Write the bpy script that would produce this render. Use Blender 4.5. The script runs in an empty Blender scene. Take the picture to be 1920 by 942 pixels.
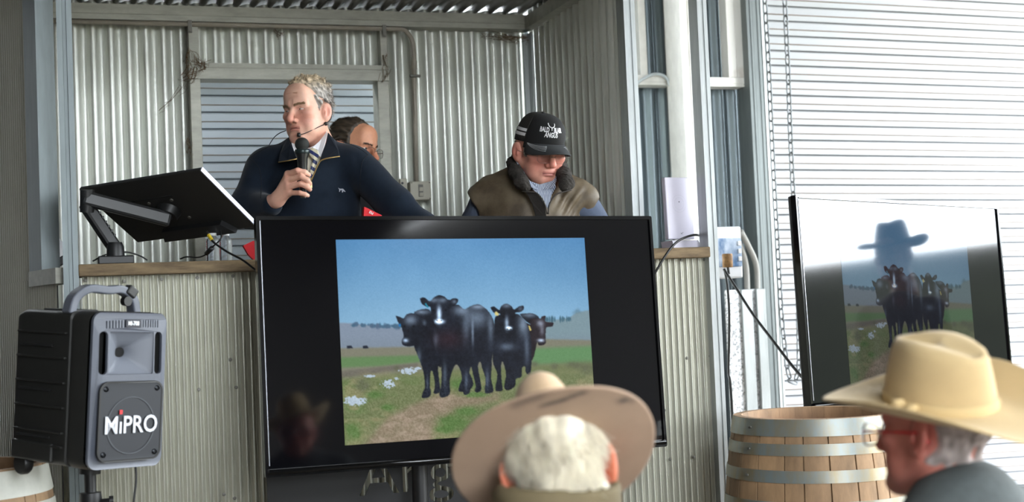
import bpy, bmesh, math, random
import numpy as np
from mathutils import Vector, Matrix
random.seed(7); rng = np.random.default_rng(7)
SC = bpy.context.scene; COL = SC.collection
# ------------------------------------------------------------------ camera
FPX = 2600.0; PSI = math.radians(18); PIT = math.radians(2.49); RHO = .042
CAM = np.array([0, 0, 1.36])
_f0 = np.array([math.sin(PSI), math.cos(PSI), 0]); _r0 = np.array([math.cos(PSI), -math.sin(PSI), 0]); _z = np.array([0, 0, 1.])
CF = math.cos(PIT)*_f0 + math.sin(PIT)*_z; _u0 = np.cross(_r0, CF)
CU = _u0*math.cos(RHO) + _r0*math.sin(RHO); CR = _r0*math.cos(RHO) - _u0*math.sin(RHO)
def ray(px, py): return CF + CR*(px-960)/FPX - CU*(py-471)/FPX
def aty(px, py, Y): r = ray(px, py); return CAM + r*(Y/r[1])
def atx(px, py, X): r = ray(px, py); return CAM + r*(X/r[0])
def atd(px, py, d): return CAM + ray(px, py)*d
cd = bpy.data.cameras.new('camera'); cam = bpy.data.objects.new('camera', cd); COL.objects.link(cam); SC.camera = cam
cd.sensor_width = 36; cd.lens = FPX/1920*36; cd.clip_end = 300
cam.matrix_world = Matrix(((CR[0], CU[0], -CF[0], CAM[0]), (CR[1], CU[1], -CF[1], CAM[1]), (CR[2], CU[2], -CF[2], CAM[2]), (0, 0, 0, 1)))
cd.dof.use_dof = True; cd.dof.focus_distance = 5.0; cd.dof.aperture_fstop = 2.6; cd.dof.aperture_blades = 9
# ------------------------------------------------------------------ world, sun, exposure
W = bpy.data.worlds.new('overcast'); SC.world = W; W.use_nodes = True
bg = W.node_tree.nodes['Background']; bg.inputs[0].default_value = (.89, .95, 1.0, 1); bg.inputs[1].default_value = 19.0
SC.view_settings.view_transform = 'Standard'; SC.view_settings.look = 'None'; SC.view_settings.gamma = 1
SC.view_settings.exposure = 0.12
try: SC.view_settings.use_curve_mapping = False
except Exception: pass
SC.cycles.use_denoising = True; SC.cycles.max_bounces = 8; SC.cycles.diffuse_bounces = 4; SC.cycles.glossy_bounces = 4
SC.cycles.sample_clamp_indirect = 6
def portal(loc, rot, sx, sy):
    l = bpy.data.lights.new('sky_portal', 'AREA'); l.shape = 'RECTANGLE'; l.size = sx; l.size_y = sy; l.cycles.is_portal = True
    o = bpy.data.objects.new('sky_portal', l); o.location = loc; o.rotation_euler = rot; COL.objects.link(o)
# ------------------------------------------------------------------ helpers
def lin(c):
    c = np.array(c, float)/255
    return np.where(c <= .04045, c/12.92, ((c+.055)/1.055)**2.4)
MATS = {}
def mat(name, rgb=(128, 128, 128), rough=.5, metal=0., noise=0., nscale=8., bump=0., bscale=60., spec=.5, attr=None, trans=0., coat=0.,
        stretch=(1, 1, 1), rgb2=None, sss=0., ior=None, sheen=0., emit=None, bdist=.002):
    if name in MATS: return MATS[name]
    m = bpy.data.materials.new(name); m.use_nodes = True; nt = m.node_tree; b = nt.nodes['Principled BSDF']
    L = nt.links.new; c = lin(rgb)
    b.inputs['Base Color'].default_value = (*c, 1); b.inputs['Roughness'].default_value = rough; b.inputs['Metallic'].default_value = metal
    b.inputs['Specular IOR Level'].default_value = spec; b.inputs['Transmission Weight'].default_value = trans
    b.inputs['Coat Weight'].default_value = coat; b.inputs['Coat Roughness'].default_value = .05; b.inputs['Sheen Weight'].default_value = sheen
    if ior: b.inputs['IOR'].default_value = ior
    if sss:
        b.inputs['Subsurface Weight'].default_value = sss; b.inputs['Subsurface Radius'].default_value = (1, .35, .2); b.inputs['Subsurface Scale'].default_value = .006
    tc = nt.nodes.new('ShaderNodeTexCoord'); mp = nt.nodes.new('ShaderNodeMapping'); mp.inputs['Scale'].default_value = stretch
    L(tc.outputs['Object'], mp.inputs['Vector'])
    src = None
    if attr:
        a = nt.nodes.new('ShaderNodeAttribute'); a.attribute_name = attr; src = a.outputs['Color']
        if emit:
            L(src, b.inputs['Emission Color']); b.inputs['Emission Strength'].default_value = emit
            b.inputs['Base Color'].default_value = (.004, .004, .005, 1); return MATS.setdefault(name, m)
        L(src, b.inputs['Base Color'])
    if noise or rgb2 is not None:
        n = nt.nodes.new('ShaderNodeTexNoise'); n.inputs['Scale'].default_value = nscale; n.inputs['Detail'].default_value = 6; n.inputs['Roughness'].default_value = .65
        L(mp.outputs[0], n.inputs['Vector'])
        mx = nt.nodes.new('ShaderNodeMix'); mx.data_type = 'RGBA'
        if rgb2 is not None:
            rp = nt.nodes.new('ShaderNodeValToRGB'); rp.color_ramp.elements[0].position = .38; rp.color_ramp.elements[1].position = .66
            L(n.outputs['Fac'], rp.inputs[0]); L(rp.outputs['Color'], mx.inputs[0])
            mx.inputs[6].default_value = (*c, 1); mx.inputs[7].default_value = (*lin(rgb2), 1)
            if src: L(src, mx.inputs[6])
        else:
            mx.blend_type = 'MULTIPLY'; mx.inputs[0].default_value = 1
            mr = nt.nodes.new('ShaderNodeMapRange'); mr.inputs[1].default_value = .25; mr.inputs[2].default_value = .75
            mr.inputs[3].default_value = 1-noise; mr.inputs[4].default_value = 1+noise
            L(n.outputs['Fac'], mr.inputs[0]); L(mr.outputs[0], mx.inputs[7])
            mx.inputs[6].default_value = (*c, 1)
            if src: L(src, mx.inputs[6])
        L(mx.outputs[2], b.inputs['Base Color'])
    if bump:
        n2 = nt.nodes.new('ShaderNodeTexNoise'); n2.inputs['Scale'].default_value = bscale; n2.inputs['Detail'].default_value = 4
        L(mp.outputs[0], n2.inputs['Vector']); bp = nt.nodes.new('ShaderNodeBump'); bp.inputs['Strength'].default_value = bump; bp.inputs['Distance'].default_value = bdist
        L(n2.outputs['Fac'], bp.inputs['Height']); L(bp.outputs[0], b.inputs['Normal'])
    MATS[name] = m; return m
def obj(name, verts, faces, m=None, parent=None, smooth=False, col=None, label=None, kind=None, cat=None, group=None, edges=()):
    me = bpy.data.meshes.new(name); me.from_pydata([tuple(map(float, v)) for v in verts], list(edges), [tuple(map(int, q)) for q in faces]); me.update()
    o = bpy.data.objects.new(name, me); COL.objects.link(o)
    if m: me.materials.append(m)
    if smooth is True: me.polygons.foreach_set('use_smooth', [True]*len(me.polygons))
    elif smooth: me.polygons.foreach_set('use_smooth', [True]*len(me.polygons)); me.set_sharp_from_angle(angle=math.radians(smooth))
    if col is not None:
        a = me.color_attributes.new('col', 'FLOAT_COLOR', 'POINT'); c = np.ones((len(me.vertices), 4), np.float32); c[:, :3] = col; a.data.foreach_set('color', c.ravel())
    if parent is not None: o.parent = parent
    return tag(o, label, cat, group, kind)
def tag(o, label=None, cat=None, group=None, kind=None):
    if label: o['label'] = label
    if cat: o['category'] = cat
    if group: o['group'] = group
    if kind: o['kind'] = kind
    return o
def thing(name, label, cat, loc=(0, 0, 0), group=None):
    o = bpy.data.objects.new(name, None); COL.objects.link(o); o.location = loc; o.empty_display_size = .05
    bpy.context.view_layer.update(); return tag(o, label, cat, group)
def setp(o, p):      # parent keeping world coordinates (thing roots are pure translations or matrices)
    o.parent = p; o.matrix_parent_inverse = p.matrix_world.inverted() if p.matrix_world else Matrix(); return o
class MB:
    """collects boxes, tubes and loft pieces of ONE part"""
    def __init__(s): s.v = []; s.f = []
    def add(s, v, f):
        n = len(s.v); s.v += [tuple(map(float, q)) for q in v]; s.f += [tuple(int(i)+n for i in q) for q in f]; return s
    def box(s, c, d, M=None, bev=0):
        bm = bmesh.new(); bmesh.ops.create_cube(bm, size=1)
        for v in bm.verts: v.co = Vector((v.co.x*d[0], v.co.y*d[1], v.co.z*d[2]))
        if bev: bmesh.ops.bevel(bm, geom=list(bm.edges), offset=bev, segments=2, affect='EDGES', profile=.5)
        bm.verts.index_update(); T = Matrix.Translation(c) @ (M if M else Matrix())
        s.add([T @ v.co for v in bm.verts], [[v.index for v in f.verts] for f in bm.faces]); bm.free(); return s
    def tube(s, pts, r, n=8, caps=True):
        P = [Vector(p) for p in pts]; R = r if hasattr(r, '__len__') else [r]*len(P)
        t0 = (P[1]-P[0]).normalized(); up = Vector((0, 0, 1)) if abs(t0.z) < .9 else Vector((1, 0, 0)); a = t0.cross(up).normalized()
        V = []; Fc = []
        for i, p in enumerate(P):
            t = (P[min(i+1, len(P)-1)]-P[max(i-1, 0)]).normalized(); a = (a - t*a.dot(t)).normalized(); b = t.cross(a)
            for k in range(n):
                an = 2*math.pi*k/n; V.append(p + (a*math.cos(an)+b*math.sin(an))*R[i])
        for i in range(len(P)-1):
            for k in range(n): Fc.append((i*n+k, i*n+(k+1) % n, (i+1)*n+(k+1) % n, (i+1)*n+k))
        if caps: Fc.append(tuple(range(n))[::-1]); Fc.append(tuple((len(P)-1)*n+k for k in range(n)))
        return s.add(V, Fc)
    def lathe(s, prof, n=24, M=None, cap=True, stretch=(1, 1)):
        V = []; Fc = []; m = len(prof)
        for r, z in prof:
            for k in range(n):
                a = 2*math.pi*k/n; q = Vector((r*math.cos(a)*stretch[0], r*math.sin(a)*stretch[1], z)); V.append(M @ q if M else q)
        for i in range(m-1):
            for k in range(n): Fc.append((i*n+k, i*n+(k+1) % n, (i+1)*n+(k+1) % n, (i+1)*n+k))
        if cap: Fc.append(tuple(range(n))[::-1]); Fc.append(tuple((m-1)*n+k for k in range(n)))
        return s.add(V, Fc)
    def prism(s, poly, y0, y1, M=None):
        """polygon in local x,z extruded along local y"""
        n = len(poly); V = [Vector((x, y0, z)) for x, z in poly]+[Vector((x, y1, z)) for x, z in poly]
        if M: V = [M @ v for v in V]
        return s.add(V, [tuple(range(n)), tuple(range(2*n-1, n-1, -1))]+[(i, i+n, (i+1) % n+n, (i+1) % n) for i in range(n)])
    def build(s, name, m, parent=None, smooth=False, **k): return obj(name, s.v, s.f, m, parent, smooth, **k)
def catmull(pts, n=8):
    P = [np.array(p, float) for p in pts]; P = [2*P[0]-P[1]]+P+[2*P[-1]-P[-2]]; out = []
    for i in range(1, len(P)-2):
        for k in range(n):
            t = k/n; a, b, c, d = P[i-1:i+3]
            out.append(.5*((2*b)+(c-a)*t+(2*a-5*b+4*c-d)*t*t+(3*b-a-3*c+d)*t**3))
    out.append(P[-2]); return out
def text_mesh(s, size, depth, font=None, bold=0, xs=1.):
    """vertices/faces of lettering standing in the x,z plane, centred, front towards -y"""
    cu = bpy.data.curves.new('lettering', 'FONT'); cu.body = s; cu.size = size; cu.extrude = depth; cu.offset = bold; cu.align_x = 'CENTER'; cu.align_y = 'CENTER'; cu.resolution_u = 3
    o = bpy.data.objects.new('lettering', cu); COL.objects.link(o); bpy.context.view_layer.update()
    me = o.evaluated_get(bpy.context.evaluated_depsgraph_get()).to_mesh()
    V = [(v.co.x*xs, -v.co.z, v.co.y) for v in me.vertices]; Fc = [tuple(p.vertices) for p in me.polygons]
    o.to_mesh_clear() if hasattr(o, 'to_mesh_clear') else None
    bpy.data.objects.remove(o); return V, Fc
# ------------------------------------------------------------------ materials of the building
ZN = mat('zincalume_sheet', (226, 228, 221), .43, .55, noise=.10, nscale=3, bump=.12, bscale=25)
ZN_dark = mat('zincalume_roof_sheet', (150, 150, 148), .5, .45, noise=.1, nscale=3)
ORB = mat('mini_orb_sheet', (188, 187, 174), .38, .55, noise=.07, nscale=4); ORBL = mat('shaded_mini_orb_sheet', (150, 147, 134), .5, .2, noise=.07, nscale=4)  # second sheet is the same cladding with the left wall's shade in its colour
GALV = mat('galvanised_steel', (168, 172, 172), .42, .6, noise=.16, nscale=10, stretch=(4, 4, .5), bump=.08, bscale=120)
GALV_dirty = mat('dusty_galvanised_steel', (166, 165, 154), .5, .35, noise=.2, nscale=9, stretch=(1, 3, 3))
GALV_white = mat('pale_oxidised_steel', (226, 224, 219), .55, .15, noise=.12, nscale=22, stretch=(1, 1, .5))
BLK = mat('black_plastic', (17, 17, 18), .45, 0, noise=.1, nscale=30)
BLKG = mat('glossy_black', (9, 9, 10), .12, 0, spec=.5)
CABLE = mat('black_cable', (16, 16, 17), .5)
SCREW = mat('zinc_screw', (112, 110, 103), .5, .5)
# ------------------------------------------------------------------ building
def sheet(P0, U, L, z0, z1, pitch, amp, nrm, phase=0., sub=12, flat=1.6, zfun=None):
    """corrugated sheet standing on the line P0 + t*U; ribs vertical"""
    n = max(2, int(L/pitch*sub)); V = []; Fc = []
    for i in range(n+1):
        t = L*i/n; s_ = math.sin(2*math.pi*(t/pitch+phase)); o = amp*(math.tanh(flat*s_)/math.tanh(flat) if flat > 0 else math.asin(-flat*s_)/math.asin(-flat))
        x = P0[0]+U[0]*t+nrm[0]*o; y = P0[1]+U[1]*t+nrm[1]*o
        V += [(x, y, z0), (x, y, z1)]
    return V, [(2*i, 2*i+2, 2*i+3, 2*i+1) for i in range(n)]
YB = 6.2; YC = 4.75; XR = 2.135; ZP = .5
floor = obj('floor', [(-7, -8, 0), (7, -8, 0), (7, 8.5, 0), (-7, 8.5, 0)], [(0, 1, 2, 3)], mat('concrete_floor', (120, 112, 102), .8, noise=.15, nscale=2), kind='structure')
yard = obj('ground', [(7, -60, -.02), (90, -60, -.02), (90, 60, -.02), (7, 60, -.02)], [(0, 1, 2, 3)], mat('paddock_grass', (96, 92, 62), .95, noise=.3, nscale=.6), kind='structure')
obj('ground_back', [(-60, -60, -.02), (7, -60, -.02), (7, -8, -.02), (-60, -8, -.02)], [(0, 1, 2, 3)], MATS['paddock_grass'], kind='structure')
MB().box((1.1, 5.5, ZP/2), (3.0, 1.4, ZP)).build('floor_rostrum', mat('rostrum_boards', (110, 90, 66), .8, noise=.2, nscale=5), kind='structure')
# back wall of the box with its doorway
dl, dr = aty(357, 250, YB)[0], aty(729, 250, YB)[0]; il, ir = aty(377, 250, YB)[0], aty(707, 250, YB)[0]
zh1 = aty(550, 124, YB)[2]; zh0 = aty(550, 153, YB)[2]; zbeam0 = aty(560, 50, YB)[2]; zbeam1 = aty(560, 22, YB)[2]; ztop = zbeam1+.03
V = []; F = []
for (xa, xb, za, zb) in ((-.50, dl+.02, ZP, ztop), (dl+.02, dr-.02, zh1-.02, ztop), (dr-.02, XR, ZP, ztop)):
    v, f = sheet((xa, YB+.03), (1, 0), xb-xa, za, zb, .0745, .0175, (0, 1), flat=1.6, phase=(xa+.5)/.0745); n = len(V); V += v; F += [tuple(i+n for i in q) for q in f]
obj('wall_back', V, F, ZN, smooth=True, kind='structure')
# right side wall of the box
v, f = sheet((XR+.03, 5.10), (0, 1), YB-5.10+.03, ZP, ztop+.3, .0765, .013, (1, 0), flat=3.2); obj('wall_right', v, f, ZN, smooth=True, kind='structure')
# splayed left wall, clad in fine mini orb
LW = np.array([-.318, .949]); LN = np.array([-.949, -.318]); p0 = np.array([.0, YC])
zl = 1.36+.205
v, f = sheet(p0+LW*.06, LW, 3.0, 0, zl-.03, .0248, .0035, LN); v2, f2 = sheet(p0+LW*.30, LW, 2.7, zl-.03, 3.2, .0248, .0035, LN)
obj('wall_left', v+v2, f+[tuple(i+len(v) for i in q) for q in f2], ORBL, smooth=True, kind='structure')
# counter front, mini orb
zc1 = aty(148, 497, YC)[2]; zc0 = aty(330, 514, YC)[2]
xc1 = aty(1337, 600, YC)[0]
v, f = sheet((.06, YC+.015), (1, 0), xc1-.06, 0, zc0, .0248, .0056, (0, 1), sub=18, flat=-.93); wf = obj('wall_front', v, f, ORB, smooth=True, kind='structure')
for (px, py) in ((160, 526), (233, 528), (303, 524), (370, 521), (437, 518), (373, 731), (443, 727), (432, 675), (1278, 488), (1321, 487), (1288, 672), (1332, 668), (1301, 858), (1343, 854), (440, 935), (420, 928), (1246, 770), (1257, 862)):
    p = aty(px, py, YC+.008); MB().lathe([(.0001, -.004), (.006, -.004), (.006, 0), (.0035, .0005), (.0035, .004), (.0001, .004)], 10, Matrix.Translation((p[0], p[1], p[2])) @ Matrix.Rotation(math.pi/2, 4, 'X')).build('screw', SCREW, wf, smooth=40)
# roof of the box (corrugations running back to front) and main shed roof
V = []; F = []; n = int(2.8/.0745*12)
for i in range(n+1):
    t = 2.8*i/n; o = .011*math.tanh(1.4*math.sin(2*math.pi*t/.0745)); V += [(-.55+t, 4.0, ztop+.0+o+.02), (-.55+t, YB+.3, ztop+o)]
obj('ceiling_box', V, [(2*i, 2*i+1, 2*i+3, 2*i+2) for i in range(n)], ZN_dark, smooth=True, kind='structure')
RM = mat('dark_shed_iron', (92, 90, 86), .7, .2)
MB().box((-.2, -6.4, 3.95), (13.6, 3.6, .06)).box((-.2, 2.75, 3.95), (13.6, 8.1, .06)).box((-3.6, -2.95, 3.95), (6.8, 3.3, .06)).box((4.9, -2.95, 3.95), (3.4, 3.3, .06)).build('ceiling_with_fill_bay', RM, kind='structure')   # unseen open bay over the audience, added to let fill light in
portal((1.5, -2.95, 3.93), (0, 0, 0), 3.4, 3.3)
MB().box((-6.9, .2, 2), (.08, 13.6, 4)).build('wall_side', RM, kind='structure')
MB().box((5.3, -7.4, 2), (3.4, .08, 4)).box((-3.4, -7.4, 2), (7.0, .08, 4)).box((1.9, -7.4, .55), (3.6, .08, 1.1)).build('wall_unseen_with_fill_gap', RM, kind='structure')  # unseen rear wall, its gap shaped for the fill light it lets in
MB().box((6.9, -4.2, 2), (.08, 6.4, 4)).build('wall_open_side', RM, kind='structure')
MB().box((-3.9, 6.64, 2), (6.2, .06, 4)).build('wall_rear_left', RM, kind='structure')
# rear wall of the shed right of the box
YR = 6.6
xe = aty(1425, 300, YR)[0]
v, f = sheet((XR+.04, YR+.03), (1, 0), xe-XR, 0, 3.9, .080, .011, (0, 1), flat=1.2); obj('wall_rear', v, f, mat('bluish_zinc_sheet', (116, 127, 133), .4, .6, noise=.08, nscale=3), smooth=True, kind='structure')
MB().box((-1.05, 3.3, 2), (.08, 4.6, 4)).build('wall_light_blocker', mat('dark_blocker', (52, 50, 47), .8), kind='structure')  # unseen wall added to keep light off the splayed left wall
# roller doors
ROL = mat('roller_door_steel', (243, 243, 243), .5, .0, attr='col', noise=.04, nscale=1.5)
def roller(x0, x1, y, z0, z1, pitch, base, tilt, name, zref, lipcol=(128, 108, 90)):
    prof = [(0, .0), (.035, .006), (.05, .020), (.085, .022), (.10, .010), (.13, .004), (.46, .002), (.475, -.001), (.50, -.005), (.525, -.001), (.54, .002), (.96, .003)]
    rows = []; k0 = int((z0-zref)/pitch)-1; k1 = int((z1-zref)/pitch)+1
    for k in range(k0, k1):
        for (q, o) in prof: rows.append((zref+(k+q)*pitch, o, q))
    V = []; F = []; C = []; nx = 2; b = lin(base); dirt = lin(lipcol); gro = lin((70, 74, 75))  # groove rows dark: grime plus slat shadow lines put into the colour
    for i, (z, o, q) in enumerate(rows):
        for x in (x0, x1):
            V.append((x, y+o, z+tilt*(x-x0))); C.append(dirt if .465 < q < .53 else (gro if .04 < q < .09 else b))
    F = [(2*i, 2*i+1, 2*i+3, 2*i+2) for i in range(len(rows)-1)]
    return obj(name, V, F, ROL, smooth=35, col=C, kind='structure')
d1 = roller(xe+.02, 7.0, YR+.06, 0, 3.9, .0815, (172, 174, 178), -.016, 'door_1', aty(1436, 11.4, YR+.06)[2])
d2 = roller(-.3, 1.9, 6.62, ZP, 2.7, .0795, (164, 172, 182), 0, 'door_2', aty(377, 181, 6.62)[2], (132, 122, 110))
# things outside that the screens mirror
MB().box((30, 10, 1.7), (1, 60, 3.6)).build('hill', mat('dark_tree_belt', (34, 38, 28), 1, noise=.4, nscale=1), kind='structure')
portal((6.9, 2.8, 1.95), (0, math.pi/2, 0), 3.9, 7.6); portal((1.9, -7.4, 2.5), (math.pi/2, 0, math.pi), 3.6, 2.8)
# ---- posts, beams, rails: each its own
def vpost(name, pl, pr, py, Y, z0, z1, dep, m, label, cat='post', groove=True, group=None, kind=None):
    """C-section upright: left/right pixel edges of its front face at row py"""
    a = aty(pl, py, Y)[0]; b = aty(pr, py, Y)[0]; w = b-a; g = w*.06
    poly = [(0, dep), (0, 0), (w*.36, 0), (w*.40, .004), (w*.60, .004), (w*.64, 0), (w, 0), (w, dep), (w-.003, dep), (w-.003, .006), (.003, .006), (.003, dep)]
    if not groove: poly = [(0, dep), (0, 0), (w, 0), (w, dep)]
    n = len(poly); V = [(a+x, Y+y, z0) for x, y in poly]+[(a+x, Y+y, z1) for x, y in poly]
    F = [tuple(range(n))[::-1], tuple(range(n, 2*n))]+[(i, (i+1) % n, (i+1) % n+n, i+n) for i in range(n)]
    return obj(name, V, F, m, label=label, cat=cat, group=group, kind=kind)
GALV_shade = mat('shaded_galvanised', (118, 126, 128), .5, .45, noise=.16, nscale=10, stretch=(4, 4, .5))  # darker copy of the galvanised steel, shade put into its colour
vpost('steel_post', 106, 135, 60, YC-.03, 0, 3.4, .07, GALV_shade, 'galvanised steel post at the left end of the timber counter')
vpost('steel_post', 1309, 1327, 60, YC-.03, 0, 3.4, .075, GALV, 'galvanised steel post at the right end of the timber counter')
vpost('steel_post', 1171, 1192, 60, 5.06, ZP, 3.2, .075, GALV, 'galvanised steel post ending the side wall behind the man in the cap')
GD = mat('dull_dark_galvanised', (108, 114, 114), .5, .55, noise=.15, nscale=10, stretch=(4, 4, .5))  # here for the added strip: the pale column's shaded side put into the colour
vpost('column_shade_strip', 1251, 1274.5, 60, 6.53, 0, 3.7, .05, GD, 'added dark strip standing for the shaded left side of the broad pale column', 'post', groove=False)  # added strip, the column's shaded side face put into its colour
vpost('steel_post', 1276, 1300, 60, 6.3, 0, 3.7, .19, GALV_white, 'broad pale steel column behind the white panel antenna')
p = p0+LW*.30
# stud of the left wall: face lies in the splayed wall
def splay_box(name, t0, t1, d0, d1, z0, z1, m, label, cat):
    a = p0+LW*t0+LN*d0; b = p0+LW*t1+LN*d0; c = p0+LW*t1+LN*d1; d = p0+LW*t0+LN*d1
    V = [(*q, z) for z in (z0, z1) for q in (a, b, c, d)]
    return obj(name, V, [(3, 2, 1, 0), (4, 5, 6, 7), (0, 1, 5, 4), (1, 2, 6, 5), (2, 3, 7, 6), (3, 0, 4, 7)], m, label=label, cat=cat)
splay_box('steel_stud', .17, .30, -.05, .012, zl, 3.2, GALV_shade, 'galvanised stud standing on the channel left of the counter post', 'stud')
splay_box('steel_channel', .02, .30, -.05, .016, zl-.052, zl, GALV_dirty, 'short dull channel capping the low wall left of the counter post', 'channel')
def hbeam(name, p, q, Y, dep, z0, z1, m, label, cat='beam', groove=.3):
    h = z1-z0; poly = [(0, z0), (0, z0+h*groove-.004), (.004, z0+h*groove-.003), (.004, z0+h*groove+.003), (0, z0+h*groove+.004), (0, z1), (dep, z1), (dep, z0)]; n = len(poly)
    V = [(p, Y+y, z) for y, z in poly]+[(q, Y+y, z) for y, z in poly]
    return obj(name, V, [tuple(range(n)), tuple(range(2*n-1, n-1, -1))]+[(i, i+n, (i+1) % n+n, (i+1) % n) for i in range(n)], m, label=label, cat=cat)
hbeam('steel_beam', -.52, XR, YB-.06, .085, zbeam0, zbeam1, GALV_dirty, 'long galvanised beam along the top of the back wall', groove=.32)
# beam along the right wall
V = []; zz0, zz1 = zbeam0, zbeam1
obj('steel_beam', [(XR-.03, 4.6, zz0), (XR-.03, YB, zz0), (XR+.05, YB, zz0), (XR+.05, 4.6, zz0), (XR-.03, 4.6, zz1-.008), (XR-.03, YB, zz1-.008), (XR+.05, YB, zz1-.008), (XR+.05, 4.6, zz1-.008)],
    [(0, 1, 2, 3), (7, 6, 5, 4), (0, 4, 5, 1), (1, 5, 6, 2), (2, 6, 7, 3), (3, 7, 4, 0)], GALV_dirty, label='galvanised beam along the top of the right side wall of the box', cat='beam')
# corner angle
MB().box((XR-.012, YB-.0, 1.6), (.022, .02, 2.15)).box((XR+.004, YB-.03, 1.6), (.012, .06, 2.15)).build('trim_1', GALV, kind='structure')
# door frame: jambs and head
def fbox(x0, x1, z0, z1, y0=YB-.045, y1=YB+.06): return ((x0+x1)/2, (y0+y1)/2, (z0+z1)/2), (x1-x0, y1-y0, z1-z0)
c, d = fbox(dl, il, ZP, zh0); c2, d2_ = fbox(dl, dl+.045, zh1, zbeam0)
MB().box(c, d, bev=.003).box(c2, d2_, bev=.003).build('door_jamb', GALV_dirty, label='dusty steel jamb left of the doorway behind the speaking man', cat='door jamb')
c, d = fbox(ir, dr, ZP, zh0); c2, d2_ = fbox(dr-.035, dr, zh1, zbeam0)
MB().box(c, d, bev=.003).box(c2, d2_, bev=.003).build('door_jamb', GALV_dirty, label='steel jamb right of the doorway, nearer the switches', cat='door jamb')
hbeam('door_lintel', dl, dr, YB-.05, .11, zh0, zh1, GALV_dirty, 'steel head rail across the top of the doorway', 'lintel', groove=.66)
# rear wall framing on the right
def zat(px, py, Y): return aty(px, py, Y)[2]
Yn = 6.50
def rail(pl, pr, py0, py1, Y, label):
    hbeam('steel_rail', aty(pl, py1, Y)[0], aty(pr, py1, Y)[0], Y, .09, zat(pl, py1, Y), zat(pl, py0, Y), GALV_white, label, 'rail', groove=.25)
rail(1196, 1270, 141, 159, Yn, 'pale horizontal wall rail with the white cable looped over it')
rail(1330, 1398, 145, 162, Yn, 'pale horizontal wall rail left of the roller door guide')
vpost('steel_stud', 1198, 1211, 60, Yn, zat(1205, 142, Yn), 3.7, .08, GALV_white, 'narrow whitish stud above the wall rail that carries the cable', 'stud', groove=False)
RST = mat('rust_stained_pale_steel', (228, 226, 222), .55, .1, rgb2=(150, 118, 92), nscale=7, stretch=(1, 1, .35)); _r = [q for q in RST.node_tree.nodes if q.type == 'VALTORGB'][0].color_ramp; _r.elements[1].position = .80; _r.elements[0].position = .52
vpost('steel_stud', 1363, 1378, 60, Yn, zat(1375, 145, Yn), 3.7, .08, RST, 'rust stained pale stud, left half of the pair by the roller door', 'stud', groove=False)
vpost('steel_stud', 1378.6, 1391, 60, Yn, zat(1375, 145, Yn), 3.7, .08, RST, 'rust stained pale stud, right half of the pair by the roller door', 'stud', groove=False)
GD = mat('dull_dark_galvanised', (108, 114, 114), .5, .55, noise=.15, nscale=10, stretch=(4, 4, .5))
vpost('steel_post', 1401, 1412, 60, 6.44, 0, 3.7, .14, GD, 'dark steel post beside the roller door, set back from its guide')
vpost('steel_post', 1412.3, 1426, 60, 6.44, 0, 3.7, .14, GD, 'ribbed dark steel post touching the roller door guide')
vpost('door_guide', 1428, 1438, 60, 6.44, 0, 3.7, .15, GALV, 'bright vertical guide channel at the left edge of the roller door', 'door guide')
# spangled sheet under the switchboard
SP = mat('spangled_galvanised_sheet', (214, 216, 220), .4, .35)
nt = SP.node_tree; vo = nt.nodes.new('ShaderNodeTexVoronoi'); vo.inputs['Scale'].default_value = 120; vo.inputs['Randomness'].default_value = 1
rp = nt.nodes.new('ShaderNodeValToRGB'); rp.color_ramp.elements[0].color = (.30, .31, .32, 1); rp.color_ramp.elements[1].color = (.86, .87, .9, 1); rp.color_ramp.elements[0].position = .12; rp.color_ramp.elements[1].position = .5
tc = nt.nodes.new('ShaderNodeTexCoord'); sx = nt.nodes.new('ShaderNodeSeparateColor'); nt.links.new(tc.outputs['Object'], vo.inputs['Vector']); nt.links.new(vo.outputs['Color'], sx.inputs[0]); nt.links.new(sx.outputs[0], rp.inputs[0]); nt.links.new(rp.outputs[0], nt.nodes['Principled BSDF'].inputs['Base Color'])
Ys = 6.30; a = aty(1364, 600, Ys); b = aty(1432, 600, Ys); zt = zat(1400, 543, Ys)
w = b[0]-a[0]; sp = thing('metal_panel', 'spangled galvanised steel panel standing under the white switchboard', 'panel', (a[0]+w/2, Ys, 0))
def root_local(o, v): return [(q[0]-o.location.x, q[1]-o.location.y, q[2]-o.location.z) for q in v]
m_ = MB().box((0, .01, zt/2), (w, .02, zt)); m_.build('sheet', SP, sp)
MB().box((-.02*w+.01, -.006, zt/2), (w*.30, .02, zt), bev=.003).box((w*.5-.02, -.012, zt/2), (.05, .02, zt), bev=.003).build('channel_strip', GALV, sp, label='dull flat channel running up the panel')
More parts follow.
